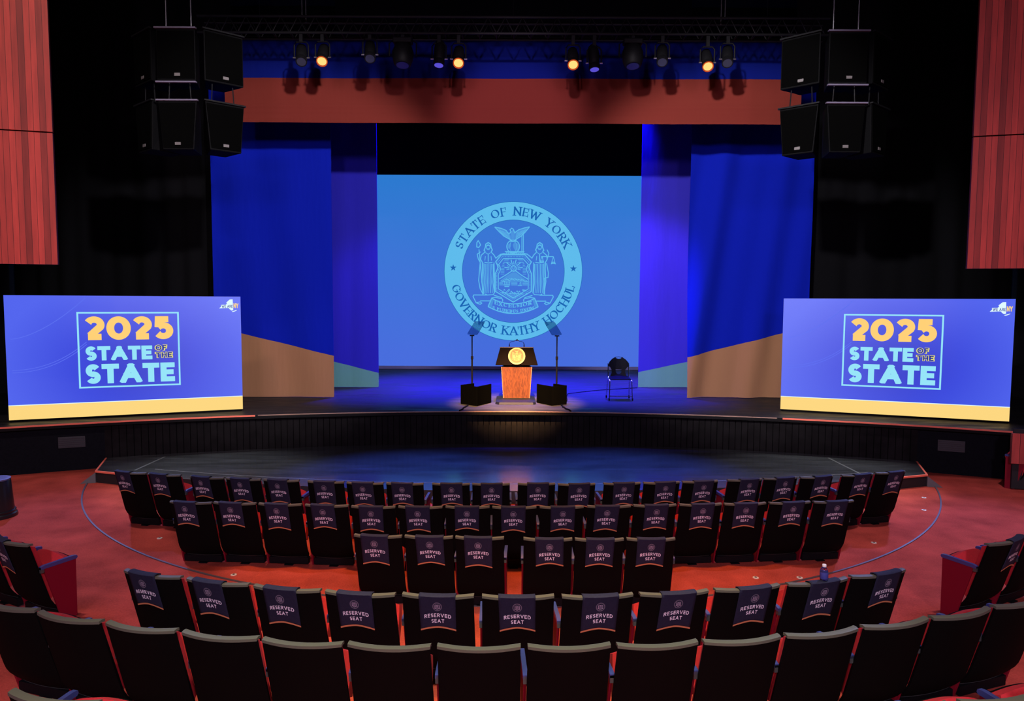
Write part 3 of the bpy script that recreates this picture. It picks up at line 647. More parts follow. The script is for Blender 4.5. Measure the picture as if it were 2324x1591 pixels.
def led_wall(name, a, b, label):
    """a, b: left and right bottom corners as seen from the hall"""
    a, b = Vector(a), Vector(b); W = (b-a).length; H = W*.571; rz = math.atan2(b.y-a.y, b.x-a.x)
    t = thing('led_wall', label, 'screen', ((a.x+b.x)/2, (a.y+b.y)/2, STZ), rz, 'LED walls on both stage wings')
    z0 = a.z-STZ
    MB().box((0, .045, z0+H/2), (W, .08, H)).build('screen_cabinet', CABINET, t)
    MB().box((0, .12, z0/2), (W*.99, .3, z0)).build('base_frame', CABINET, t)
    for k in range(5): MB().tube([(-W/2+.25+k*(W-.5)/4, .10, z0), (-W/2+.25+k*(W-.5)/4, .10, z0+H*.8), (-W/2+.25+k*(W-.5)/4, .55, 0.02)], .02, 8).build('rear_brace', METAL, t)
    p = MB().box((0, 0, 0), (W, .006, H*.885)).build('display', LEDBG, t); p.location = (0, 0, z0+H*(.115+.4425))
    MB().box((0, 0, z0+H*.0575), (W, .006, H*.115)).build('gold_band', BAND, t)
    MB().box((0, -.001, z0+H*.117), (W, .006, H*.006)).build('band_edge', WHT, t)
    def at(cx, cz, d=.006, sx=W): return lambda x, y: (-W/2+cx*W+x*W, -d, z0+cz*H+y*H)
    # the frame with the title
    OFF = .0215; fx0, fx1, fy0, fy1 = .304-OFF, .738-OFF, .236, .866; tx, ty = .0075, .013
    R4 = [[(fx0, fy0), (fx1, fy0), (fx1, fy0+ty), (fx0, fy0+ty)], [(fx0, fy1-ty), (fx1, fy1-ty), (fx1, fy1), (fx0, fy1)], [(fx0, fy0), (fx0+tx, fy0), (fx0+tx, fy1), (fx0, fy1)], [(fx1-tx, fy0), (fx1, fy0), (fx1, fy1), (fx1-tx, fy1)]]
    flat(R4, at(0, 0)).build('title_frame', LCY, t)
    def txt(s_, cx, cz, hh, ww, w, nm, m, gap=.05, wide=1.0):
        cx -= OFF
        # fit each line to its width
        flat(line_text(s_, hh, w, False, gap, .4, wide, fit=ww), at(cx, cz)).build(nm, m, t)
    txt('2025', .5215, .634, .196, .380, (.35, .265), 'year_lettering', YEL, .05, 1.28)
    txt('STATE', .476, .464, .118, .281, (.33, .27), 'upper_state_lettering', LCY, .06, 1.22)
    txt('STATE', .523, .271, .163, .380, (.33, .26), 'lower_state_lettering', LCY, .06, 1.22)
    for s_, cx, cz, ww in (('OF', .655-OFF, .538, .052), ('THE', .667-OFF, .476, .076)):
        flat(line_text(s_, .0515, .34, False, .08, .4, 1.1, fit=ww+.004), at(cx, cz-.002, .006)).build('outline_lettering', OUTL, t)
        flat(line_text(s_, .0435, .20, False, .22, .4, 1.06, fit=ww-.006), at(cx, cz+.002, .008)).build('lettering_core', INK, t)
    # state outline mark at the top right
    lx, lz, lw, lh = .897, .858, .085, .125
    lf = lambda d: (lambda x, y: (-W/2+(lx+x*lw)*W, -d, z0+(lz+y*lh)*H))
    mk = MB(); mk.add([lf(.006)(x, y) for x, y in NYS], [tuple(range(len(NYS)))]); isl = [(.72, .09), (.80, .12), (1.0, .20), (.98, .15), (.82, .06), (.74, .05)]
    mk.add([lf(.006)(x, y) for x, y in isl], [tuple(range(len(isl)))]); mk = mk.build('state_mark', WHT, t)
    flat(line_text('WE ARE', .20, .17, False, .16, .42, 1, fit=.60), lambda x, y: lf(.009)(.475+x, .345+y)).build('mark_lettering', INK, mk)
    flat(line_text('NY', .34, .26, False, .10, .4, 1, fit=.27), lambda x, y: lf(.009)(.955+x, .33+y)).build('mark_lettering', BAND, mk)
    # pale swoosh on the left of the picture
    for k, (r0, y0) in enumerate(((.33, .98), (.30, .62), (.36, .60))):
        pts = [(.02+.30*i/20, y0-.0-(r0 if k == 0 else .22)*(1-(i/20)**(2.2 if k else 1.6))*(1 if k == 0 else 1)) for i in range(21)]
        flat([[(x, max(.13, y)) for x, y in q] for q in stroke(pts, .004)], at(0, 0, .0045)).build('swoosh_line', glow('led_swoosh', lin(92, 112, 240)), t)
    return t
led_wall('l', (-9.055, 12.58, .914), (-5.395, 14.03, .914), 'LED wall with the 2025 title standing on the left wing of the stage')
led_wall('r', (5.512, 14.35, .914), (9.215, 12.94, .914), 'LED wall with the 2025 title standing on the right wing of the stage')

# ------------------------------------------------------------------ lectern, prompters, chair, cables
t = thing('lectern', 'wooden lectern with black top panel and gold seal at centre stage', 'lectern', (.105, 15.72, STZ+.003))
mb = MB(); mb.hexa([(-.46, -.62, 0), (-.38, -.74, 0), (.36, -.74, 0), (.42, -.64, 0), (.42, .3, 0), (.36, .42, 0), (-.38, .42, 0), (-.46, .3, 0)], [(-.45, -.6, .045), (-.37, -.71, .045), (.35, -.71, .045), (.41, -.62, .045), (.41, .28, .045), (.35, .4, .045), (-.37, .4, .045), (-.45, .28, .045)])
mb.build('plinth', mat('gloss_black', (.004, .0045, .007), .55, spec=.1), t)
mb = MB().hexa([(-.29, 0, .045), (.29, 0, .045), (.27, .42, .045), (-.27, .42, .045)], [(-.335, -.03, .745), (.335, -.03, .745), (.31, .45, .745), (-.31, .45, .745)])
mb.build('wood_body', wood('oak_veneer', (.10, .026, .0075), (.045, .009, .0025)), t)
for s_ in (-1, 1):
    MB().hexa([(s_*.285, -.006, .045), (s_*.302, -.006, .045), (s_*.302, .02, .045), (s_*.285, .02, .045)], [(s_*.33, -.036, .745), (s_*.347, -.036, .745), (s_*.347, -.01, .745), (s_*.33, -.01, .745)]).build('pale_edge', mat('pale_edge', (.17, .085, .06), .4), t)
MB().box((0, .2, .765), (.58, .42, .04)).build('neck', CABINET, t)
mb = MB().hexa([(-.475, -.075, .785), (.475, -.075, .785), (.46, .42, .785), (-.46, .42, .785)], [(-.37, .02, 1.175), (.37, .02, 1.175), (.40, .40, 1.06), (-.40, .40, 1.06)])
mb.build('top_panel', mat('black_leather', (.0022, .0011, .0014), .8, spec=.03), t, bevel=.008)
MB().hexa([(-.378, .01, 1.172), (.378, .01, 1.172), (.385, .06, 1.165), (-.385, .06, 1.165)], [(-.374, .012, 1.19), (.374, .012, 1.19), (.38, .06, 1.182), (-.38, .06, 1.182)]).build('panel_edge', mat('edge_grey', (.04, .03, .035), .5), t)
GOLD, GOLDD, GOLDL = mat('gold', (.17, .095, .028), .45, .3), mat('dark_gold', (.055, .027, .006), .5, .3), mat('bright_gold', (.27, .18, .075), .4, .3)
ta = math.atan2(.095, .39); SM = Matrix.Rotation(math.pi/2-ta, 4, 'X')
def on_seal(d, r=.19): return lambda x, y: (x*r, -.0265-d*math.cos(ta)+y*r*math.sin(ta), .985+d*math.sin(ta)+y*r*math.cos(ta))
mb = MB(); n = 48
A = [on_seal(.0)(math.cos(2*math.pi*i/n), math.sin(2*math.pi*i/n)) for i in range(n)]; B = [on_seal(.018)(math.cos(2*math.pi*i/n)*.98, math.sin(2*math.pi*i/n)*.98) for i in range(n)]
mb.hexa(A, B); sd = mb.build('seal_plate', GOLD, t)
flat(ring(1.0, .86, 48), on_seal(.026)).build('seal_rim', GOLDL, sd); flat(ring(.78, .0001, 48), on_seal(.0195)).build('seal_field', GOLDD, sd)
flat([[(x*1.0, y*1.0+.03) for x, y in q] for q in ARMS_LINE], on_seal(.023)).build('seal_relief', GOLDL, sd)
flat([[(x*1.0, y*1.0+.03) for x, y in q] for q in ARMS_FILL], on_seal(.021)).build('seal_tint', GOLD, sd)
for s_ in (-1, 1):
    g = MB().tube([(s_*.165, .06, 1.16), (s_*.165, .06, 1.25), (s_*.15, .05, 1.29), (s_*.11, .045, 1.31), (s_*.03, .035, 1.325)], [.011, .009, .005, .005, .004], 8).build('microphone_neck', METAL, t, True)
    MB().tube([(s_*.045, .037, 1.322), (s_*.012, .03, 1.34)], [.008, .014], 10).build('microphone_head', CHROME, g, True)
    MB().tube([(s_*.165, .06, 1.165), (s_*.165, .06, 1.235)], [.013, .012], 10).build('microphone_collar', CHROME, g, True)
MB().tube([(-.02, .03, 1.335), (.02, .03, 1.36)], .013, 10).build('microphone_clip', METAL, t, True)

def prompter(label, px, py, fold, left, right, s_):
    t = thing('teleprompter', label, 'teleprompter', (px, py, STZ+.003), 0, 'speech teleprompters beside the lectern')
    L = lambda p: (p[0]-px, p[1]-py)
    f, a, b = L(fold), L(left), L(right); mb = MB(); th = .02
    def pan(p, q, z0=.0, z1=.41):
        d = Vector((q[0]-p[0], q[1]-p[1])); nrm = Vector((d.y, -d.x)).normalized()*th
        mb.hexa([(p[0], p[1], z0), (q[0], q[1], z0), (q[0]-nrm.x, q[1]-nrm.y, z0), (p[0]-nrm.x, p[1]-nrm.y, z0)], [(p[0], p[1], z1), (q[0], q[1], z1), (q[0]-nrm.x, q[1]-nrm.y, z1), (p[0]-nrm.x, p[1]-nrm.y, z1)])
    pan(a, f); pan(f, b); o_ = a if s_ > 0 else b; pan(o_, (o_[0]+s_*.26, o_[1]+.32))
    mb.build('shroud', mat('shroud_black', (.0012, .0012, .0013), .9, spec=.0), t)
    MB().box((0, 0, .015), (.34, .34, .03)).build('base_plate', METAL, t); MB().box((0, -.02, .12), (.34, .26, .05), Matrix.Rotation(.3, 3, 'X')).build('floor_monitor', CABINET, t)
    MB().tube([(0, 0, .03), (0, 0, .98)], .019, 12).build('lower_pole', METAL, t, True); MB().tube([(0, 0, .96), (0, 0, 1.45)], .013, 12).build('upper_pole', METAL, t, True)
    MB().tube([(0, 0, .93), (0, 0, 1.0)], .027, 12).build('pole_collar', METAL, t, True)
    e = Vector((.68, -.73*s_, 0))*.175; c0 = Vector((0, 0, 1.475)); up = Vector((s_*.165, .145, .285)); nn = up.cross(e).normalized()*.003
    MB().box((0, 0, 1.455), (.1, .05, .025)).build('glass_clamp', METAL, t)
    # rounded pane
    P = []
    for cx, cy, a0 in ((.86, .86, 0), (-.86, .86, 90), (-.86, .14, 180), (.86, .14, 270)):
        for k in range(5): P.append((cx+.14*math.cos(R(a0+k*22.5)), cy+.14*math.sin(R(a0+k*22.5))))
    mb = MB().hexa([tuple(c0+e*x+up*y-nn) for x, y in P], [tuple(c0+e*x+up*y+nn) for x, y in P])
    g = mat('prompter_glass', (.30, .42, .55), .04, trans=1); mb.build('glass', g, t)
prompter('teleprompter glass on a pole with black shroud, left of the lectern', -.88, 15.5, (-.73, 14.76), (-1.086, 15.07), (-.447, 15.286), 1)
prompter('teleprompter glass on a pole with black shroud, right of the lectern', .99, 15.5, (.848, 14.87), (.545, 15.317), (1.183, 15.073), -1)

t = thing('stacking_chair', 'empty black stacking chair with chrome legs right of the lectern', 'chair', (2.44, 15.9, STZ+.003), 0)
PL = mat('black_plastic', (.0018, .0018, .0024), .6, spec=.05)
def cutout(outer, holes, th, fn):
    bm = bmesh.new(); ed = []
    for loop in [outer]+holes:
        vs = [bm.verts.new((x, z, 0)) for x, z in loop]; ed += [bm.edges.new((vs[i], vs[(i+1) % len(vs)])) for i in range(len(vs))]
    bmesh.ops.triangle_fill(bm, use_beauty=True, edges=ed)
    r = bmesh.ops.extrude_face_region(bm, geom=bm.faces[:]); 
    for v in r['geom']:
        if isinstance(v, bmesh.types.BMVert): v.co.z = th
    for v in bm.verts: v.co = fn(v.co.x, v.co.y, v.co.z)
    bmesh.ops.recalc_face_normals(bm, faces=bm.faces); return bm
mp = lambda L: [((x-657)/1144, .95-(y-235)*.45/560) for x, y in L]
bm = cutout(mp([(590, 240), (500, 290), (420, 380), (385, 490), (440, 530), (475, 600), (480, 680), (440, 760), (425, 800), (870, 800), (850, 740), (830, 660), (840, 590), (880, 530), (935, 490), (920, 400), (850, 310), (770, 250), (680, 233)]),
            [mp([(580, 592), (740, 592), (735, 665), (705, 712), (660, 722), (620, 712), (592, 670)]), mp([(585, 260), (620, 282), (665, 295), (720, 288), (750, 262), (670, 244)])], .02,
            lambda x, z, d: Vector((x, .17+(z-.5)*.22-d+1.0*x*x*-.9, z)))
me = bpy.data.meshes.new('backrest'); bm.to_mesh(me); bm.free(); me.materials.append(PL); put('backrest', me, t)
mb = MB(); sf = lambda u, v: ((u-.5)*(.46-.03*v), -.22+.40*v, .515-.02*math.sin(math.pi*min(1, v*1.1))-.035*(1-v)**6); mb.slab(sf, lambda u, v: (sf(u, v)[0], sf(u, v)[1], sf(u, v)[2]-.018), 12, 12); mb.build('seat', PL, t, True)
for s_ in (-1, 1):
    MB().tube([(s_*.235, .20, .80), (s_*.235, .16, .5), (s_*.24, .12, .47), (s_*.24, -.16, .47), (s_*.245, -.2, .44), (s_*.255, -.235, .06)], .011, 8).build('leg', CHROME, t, True)
    MB().tube([(s_*.235, .1, .47), (s_*.25, .16, .40), (s_*.26, .24, .06)], .011, 8).build('leg', CHROME, t, True)
    MB().tube([(s_*.24, -.05, .47), (s_*.24, .05, .47)], .014, 8).build('seat_bracket', CHROME, t, True)
    for y in (-.235, .24):
        MB().lathe([(.012, -.014), (.03, -.012), (.032, 0), (.03, .012), (.012, .014)], 14, (s_*.262, y, .032), Matrix.Rotation(math.pi/2, 3, 'Y')).build('caster', PL, t, True)
MB().tube([(-.255, -.23, .10), (.255, -.23, .10)], .009, 8).build('crossbar', CHROME, t, True)
MB().tube([(-.235, .1, .47), (.235, .1, .47)], .009, 8).build('crossbar', CHROME, t, True)
def cable(pts, z, label, r=.008, m=CABINET):
    P = [Vector((x, y, z+r+.003)) for x, y in pts]; Q = []
    for i in range(len(P)-1):
        for k in range(8): Q.append(P[i].lerp(P[i+1], k/8)+Vector((.012*math.sin(i*3+k*.9), .012*math.cos(i*2+k*.8), 0)))
    return tag(MB().tube(Q+[P[-1]], r, 6).build('cable', m, smooth=True), label, 'cable')
cable([(1.2, 15.4), (1.34, 16.8), (2.2, 17.5), (3.22, 18.0)], STZ, 'thin black cable across the blue stage floor towards the right drapes')
cable([(-.93, 14.80), (-.96, 14.6), (-1.05, 14.05)], STZ, 'short black cable from the left prompter to the stage edge', .014)
cable([(1.05, 14.86), (1.1, 14.5), (1.19, 14.06)], STZ, 'short black cable from the right prompter to the stage edge', .014)

# ------------------------------------------------------------------ truss, lamps, loudspeakers
t = thing('lighting_truss', 'dark metal lighting truss hanging above the stage front', 'truss', (0, 13.0, 7.795))
TG = mat('truss_grey', (.006, .006, .007), .6, spec=.15)
mb = MB()
for y in (-.15, .15):
    for z in (.03, .31): mb.tube([(-5.6, y, z), (5.6, y, z)], .024, 8)
mb.build('chord', TG, t, True)
mb = MB()
for k in range(36):
    x = -5.5+k*.306
    for y in (-.15, .15): mb.tube([(x, y, .03), (x+.153, y, .31), (x+.306, y, .03)], .012, 6)
    mb.tube([(x, -.15, .03), (x, .15, .03)], .012, 6)
mb.build('lacing', TG, t, True)
for x in (-3.75, 3.75):
    for y in (-.12, .12): MB().tube([(x, y, .3), (x, y, 5.19)], .012, 6).build('hanger_cable', STEEL, t)
def lamp(px, z, kind, tgt, label):
    c = Vector((px*.99, 12.85, z-.05)); t = thing('stage_light', label, 'spotlight', c, 0, 'lamps hanging from the truss')
    d = (Vector(tgt)-c).normalized(); M = d.to_track_quat('-Z', 'Y').to_matrix()
    big = kind == 'moving'
    r = .17 if big else .085
    if big: prof = [(.05, .22), (.15, .18), (.19, .06), (.18, -.06), (.15, -.16), (.13, -.18)]; lz, lr = -.184, .11
    else: prof = [(.05, .34), (.085, .30), (.10, .18), (.095, .02), (.085, -.02), (.10, -.05), (.10, -.12), (.088, -.12)]; lz, lr = -.124, .080
    MB().lathe(prof, 20, (0, 0, 0), M).build('lamp_body', METAL, t, True)
    lm = {'amber': glow('lamp_amber', (1, .47, .14), 1.6), 'violet': glow('lamp_violet', (.10, .075, .62), 1.0)}.get(kind, mat('dark_lens', (.03, .03, .05), .15))
    MB().lathe([(.001, lz+.012), (lr*.7, lz+.008), (lr, lz)], 20, (0, 0, 0), M).build('lens', lm, t, True)
    if kind == 'amber': MB().lathe([(lr, lz-.003), (lr+.016, lz-.02), (lr+.018, lz+.01)], 20, (0, 0, 0), M, caps=False).build('lens_rim', glow('lamp_rim', (.5, .06, .008)), t, True)
    w = .24 if big else .125; top = 7.793-z+.05
    MB().tube([(-w, 0, 0), (-w, 0, .22), (-w*.7, 0, .27), (w*.7, 0, .27), (w, 0, .22), (w, 0, 0)], .014, 6).build('yoke', METAL, t, True)
    MB().box((0, 0, (top+.27)/2), (.06, .05, max(.05, top-.27))).build('clamp', METAL, t)
    if big: MB().box((0, 0, .255), (.34, .2, .09)).build('lamp_base', METAL, t, bevel=.02)
    else:
        for s_ in (-1, 1): MB().tube([(s_*.10, 0, 0), (s_*.15, 0, 0)], .016, 8).build('tilt_knob', STEEL, t, True)
    if kind == 'amber': spot('amber_beam', c+d*.16, (tgt[0]*.72, 7.6, 0), 500, (1, .36, .07), 31, .8, .07)
    if kind == 'violet': spot('violet_beam', c+d*.16, tgt, 6000, (.06, .15, 1), 42, .8, .07)
for i, (x, z) in enumerate(((-3.42, 7.45), (-.98, 7.43), (1.07, 7.41), (3.48, 7.39))):
    lamp(x, z, 'amber', (x*.82, 6.6, 0), ['leftmost lit amber lamp on the truss', 'lit amber lamp on the truss, second of four from left', 'lit amber lamp on the truss, third of four from left', 'rightmost lit amber lamp on the truss'][i])
lamp(-1.33, 7.43, 'violet', (-1.6, 11.2, .2), 'violet lit lamp on the truss left of centre'); lamp(1.45, 7.37, 'violet', (1.8, 11.4, .2), 'violet lit lamp on the truss right of centre')
for x, z, s_ in ((-3.80, 7.44, 'unlit lamp at the left end of the truss row'), (-2.57, 7.50, 'unlit lamp between the leftmost amber lamp and left moving head'), (2.67, 7.46, 'unlit lamp between the right moving head and rightmost amber lamp'), (3.84, 7.45, 'unlit lamp at the right end of the truss row')):
    lamp(x, z, 'dark', (x*.6, 7, 0), s_)
lamp(-1.98, 7.48, 'moving', (-1.98, 11.0, 0), 'large dark moving head lamp left of centre on the truss'); lamp(2.14, 7.48, 'moving', (2.14, 11.0, 0), 'large dark moving head lamp right of centre on the truss')

GR = mat('speaker_grille', (.0015, .0015, .0015), .9, bump=.4, nscale=220, spec=.0); BAR = mat('rigging_bar', (.10, .085, .13), .5)
for sx, side in ((-1, 'left'), (1, 'right')):
    cx = sx*5.36 if sx < 0 else 5.32
    for lev, (z0, h, hung) in enumerate(((6.58, .80, 'upper'), (5.5, .76, 'lower'))):
        for k in (-1, 0, 1):
            yaw = k*R(40); x = cx+k*.66; y = 11.5+abs(k)*.25
            pos = {-1: 'left', 0: 'middle', 1: 'right'}[k]
            t = thing('loudspeaker', f'black hanging loudspeaker, {pos} cabinet of the {hung} cluster at {side}', 'loudspeaker', (x, y, z0+(.02 if k else 0)), yaw, f'hanging loudspeakers {side} of the stage')
            w = .31; tap = .06 if lev else .0
            MB().hexa([(-w+tap, 0, 0), (w-tap, 0, 0), (w*.5, .5, 0), (-w*.5, .5, 0)], [(-w, 0, h), (w, 0, h), (w*.5, .5, h), (-w*.5, .5, h)]).build('cabinet', CABINET, t, bevel=.01)
            MB().hexa([(-w+tap+.02, -.015, .03), (w-tap-.02, -.015, .03), (w-tap-.02, .004, .03), (-w+tap+.02, .004, .03)], [(-w+.02, -.015, h-.03), (w-.02, -.015, h-.03), (w-.02, .004, h-.03), (-w+.02, .004, h-.03)]).build('grille', GR, t)
            MB().box((.02 if lev == 0 else 0, -.018, .09), (.09, .01, .045)).build('badge', mat('badge_grey', (.10, .09, .09), .45), t)
            MB().box((0, -.01, h+.012), (.66, .05, .024)).build('top_bar', BAR if k == 0 else METAL, t)
            if lev == 0 and k == 0:
                MB().box((0, -.02, -.03), (.64, .05, .024)).build('bottom_bar', BAR, t)
                for q in (-.2, .2): MB().tube([(q, .12, h), (q, .12, 12.98-z0)], .012, 6).build('hanger_cable', STEEL, t)
            if lev == 1:
                for q in (-.18, .18): MB().tube([(q, .1, h), (q*.9, .1, 6.58-z0-.005)], .01, 6).build('link_chain', METAL, t)

# ------------------------------------------------------------------ seats
def seat_back(w):
    def f(u, t, off=0.0):
        """u -1..1, t 0..1 ; off towards the front"""
        hw = w/2*(1.015-.015*t)*(1-.10*max(0, (.10-t)/.10)**2)
        y = .20*(1-t)-.05*(1-u*u)*(.55+.45*t)+.07*max(0, (.24-t)/.24)**2
        return (u*hw, y+off, .095+.69*t)
    return f
def seat_meshes(w):
    f = seat_back(w); D = {}
    m = MB(); m.slab(lambda u, v: f(2*u-1, v), lambda u, v: f((2*u-1)*.99, v, .02), 14, 16); D['seat_back'] = m.mesh('seat_back', SHELL, True)
    m = MB(); m.slab(lambda u, v: f((2*u-1)*.96, .20+.79*v, .021), lambda u, v: f((2*u-1)*.91, .23+.73*v, .021+.055+.02*math.sin(math.pi*u)), 12, 8); D['back_cushion'] = m.mesh('back_cushion', RED, True)
    m = MB()
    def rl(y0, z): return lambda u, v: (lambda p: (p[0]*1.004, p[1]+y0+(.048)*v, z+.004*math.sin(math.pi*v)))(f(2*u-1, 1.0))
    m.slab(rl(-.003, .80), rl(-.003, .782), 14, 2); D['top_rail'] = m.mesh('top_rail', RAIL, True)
    # tipped-up cushion with a rounded front edge
    def cu(u, v):
        a = 2*u-1; return (a*(w/2-.045)*(1-.06*v**3), .22+.13*v-.03*(1-a*a), .33+.235*v+.05*(1-a*a)*v)
    m = MB(); m.slab(lambda u, v: (cu(u, v)[0], cu(u, v)[1]+.085, cu(u, v)[2]-.045), cu, 12, 10); D['seat_cushion'] = m.mesh('seat_cushion', RED, True)
    m = MB(); m.slab(lambda u, v: (cu(u, v)[0]*.96, cu(u, v)[1]+.115, cu(u, v)[2]-.06), lambda u, v: (cu(u, v)[0]*.96, cu(u, v)[1]+.09, cu(u, v)[2]-.048), 8, 6); D['seat_pan'] = m.mesh('seat_pan', SHELL, True)
    for s_, nm in ((-1, 'l'), (1, 'r')):
        x = s_*(w/2+.009)
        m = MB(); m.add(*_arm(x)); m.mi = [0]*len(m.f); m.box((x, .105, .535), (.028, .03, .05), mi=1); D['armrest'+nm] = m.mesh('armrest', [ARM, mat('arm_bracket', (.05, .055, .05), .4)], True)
        m = MB(); m.hexa([(x-.009, .27, .0), (x+.009, .27, .0), (x+.009, .41, .0), (x-.009, .41, .0)], [(x-.009, .115, .545), (x+.009, .115, .545), (x+.009, .415, .545), (x-.009, .415, .545)]); D['side_panel'+nm] = m.mesh('side_panel', REDMETAL)
    m = MB(); m.box((0, .27, .055), (w-.03, .06, .075)); D['base_rail'] = m.mesh('base_rail', METAL)
    m = MB(); m.box((0, .31, .04), (.06, .06, .07)); m.box((0, .33, .006), (.10, .22, .012)); D['foot'] = m.mesh('foot', METAL)
    m = MB(); m.slab(lambda u, v: f((2*u-1)*.93, .0+.012*v, -.004), lambda u, v: f((2*u-1)*.93, .0+.012*v, .03), 12, 1); D['bottom_trim'] = m.mesh('bottom_trim', mat('trim_steel', (.30, .30, .28), .3, .8))
    return D
def _arm(x):
    prof = [(.09, .543), (.09, .567), (.12, .575), (.395, .579), (.425, .573), (.43, .556), (.42, .543)]
    vs = [(x+s_*.0155, y, z) for s_ in (-1, 1) for y, z in prof]; n = len(prof)
    return vs, [tuple(range(n)), tuple(range(n, 2*n))[::-1]]+[(i, (i+1) % n, n+(i+1) % n, n+i) for i in range(n)]
WA, WB = .472, .516
WR = {1: WA, 2: .492, 3: WA, 4: .537, 5: .508}
WR[6] = WB
SETS = {w: seat_meshes(w) for w in set(WR.values())}
def add_seat(w, x, y, yaw, label, group, right_end, z=None):
    t = thing('theater_seat', label, 'seat', (x, y, fz(x, y+.25) if z is None else z), R(yaw), group)
    D = SETS[w]
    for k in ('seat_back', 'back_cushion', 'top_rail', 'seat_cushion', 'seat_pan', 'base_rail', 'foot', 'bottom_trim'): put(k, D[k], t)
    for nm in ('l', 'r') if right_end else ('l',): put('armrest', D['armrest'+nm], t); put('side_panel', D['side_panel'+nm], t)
    return t
# printed cover: shared flat designs, bent over each seat back
T1 = line_text('RESERVED', .031, .19, False, .20, .4, 1.0, fit=.205); T2 = line_text('SEAT', .031, .19, False, .20, .4, 1.0, fit=.098)
def mini_crest():
    q = ring(.035, .0335, 30)+ring(.030, .0288, 30)
    for i in range(26):
        a = 2*math.pi*i/26; q.append([(math.cos(a+d)*r, math.sin(a+d)*r) for d, r in ((-.05, .031), (.05, .031), (.05, .0328), (-.05, .0328))])
    return q
CR = mini_crest()
CB = [q for s_ in (-1, 1) for q in stroke([(s_*.017, -.012), (s_*.0165, .002), (s_*.0155, .012), (s_*.0135, .016)], .0035)+stroke([(s_*.021, -.015), (s_*.012, -.013), (s_*.006, -.019), (0, -.0205)], .0026)]
CB += stroke([(-.0085, .009), (.0085, .009), (.0085, -.009), (0, -.015), (-.0085, -.009)], .0018, True)+stroke(circ(0, -.001, .0042, 0, 180, 10), .003)+stroke([(-.006, -.006), (.006, -.006)], .002)+stroke([(-.010, .018), (0, .0135), (.010, .018)], .002)+stroke([(0, .010), (0, .016)], .003)
def add_cover(w, seat, frac, label, seed):
    rr = random.Random(seed); f = seat_back(w); cw = .276; L = .283+rr.uniform(-.015, .02); tilt = rr.uniform(-.05, .05); cxo = (frac-.5)*w*.92
    def P(x, dn, off):
        """x across the cover, dn metres below the rail along the back (negative: over the top to the front)"""
        xx = cxo+x*(1-.10*max(0, dn))+tilt*dn*.6; u = max(-1, min(1, xx/(w/2)))
        if dn >= 0:
            t = 1-dn/.69; p = f(u, t); k = max(0, 1-dn/.3); return (xx, p[1]-.0055-off-.0075*k, p[2]+.022*k)
        p = f(u, 1.0); s_ = -dn
        if s_ < .062: return (xx, p[1]-.013+s_*1.1, .8085+off+.006*math.sin(math.pi*s_/.062))
        return (xx, p[1]+.058+off, .8085-(s_-.062))
    hem = lambda a: L+.032*(2*abs(a))**1.6-.019
    m = MB(); rows_ = [-.084, -.074, -.064, -.055, -.04, -.025, -.01, -.003]+[i/12 for i in range(13)]
    def g(u, k):
        a = u-.5; r_ = rows_[k]; return P(a*cw, r_ if r_ < 0 else .0+r_*hem(a), 0)
    N = len(rows_)-1; nu = 12
    m.add([g(i/nu, j) for j in range(N+1) for i in range(nu+1)], [(j*(nu+1)+i, j*(nu+1)+i+1, (j+1)*(nu+1)+i+1, (j+1)*(nu+1)+i) for j in range(N) for i in range(nu)])
    c = m.build('seat_cover', COVER, smooth=True); tag(c, label, 'seat cover', 'RESERVED SEAT covers')
    s_ = c.modifiers.new('thickness', 'SOLIDIFY'); s_.thickness = .0025; s_.offset = 0
    c.location = seat.location; c.rotation_euler = seat.rotation_euler
    arch = lambda x, a: a*(x/(cw/2))**2
    flat(T1, lambda x, y: P(x,   .164-y+arch(x, .029), .002)).build('lettering', COVERTXT, c)
    flat(T2, lambda x, y: P(x, .211-y+arch(x, .029), .002)).build('lettering', COVERTXT, c)
    cr = flat(CR, lambda x, y: P(x, .078-y, .002)).build('crest', COVERSEAL, c)
    flat(CB, lambda x, y: P(x, .078-y, .002)).build('crest_arms', mat('crest_print', (.55, .45, .55), .8), cr)
    m = MB(); m.grid(lambda u, v: P((u-.5)*cw*1.004, hem(u-.5)-.0135*(1-v)+.002, .0028), 16, 1); m.build('hem_stripe', GOLDTRIM, c)
    return c
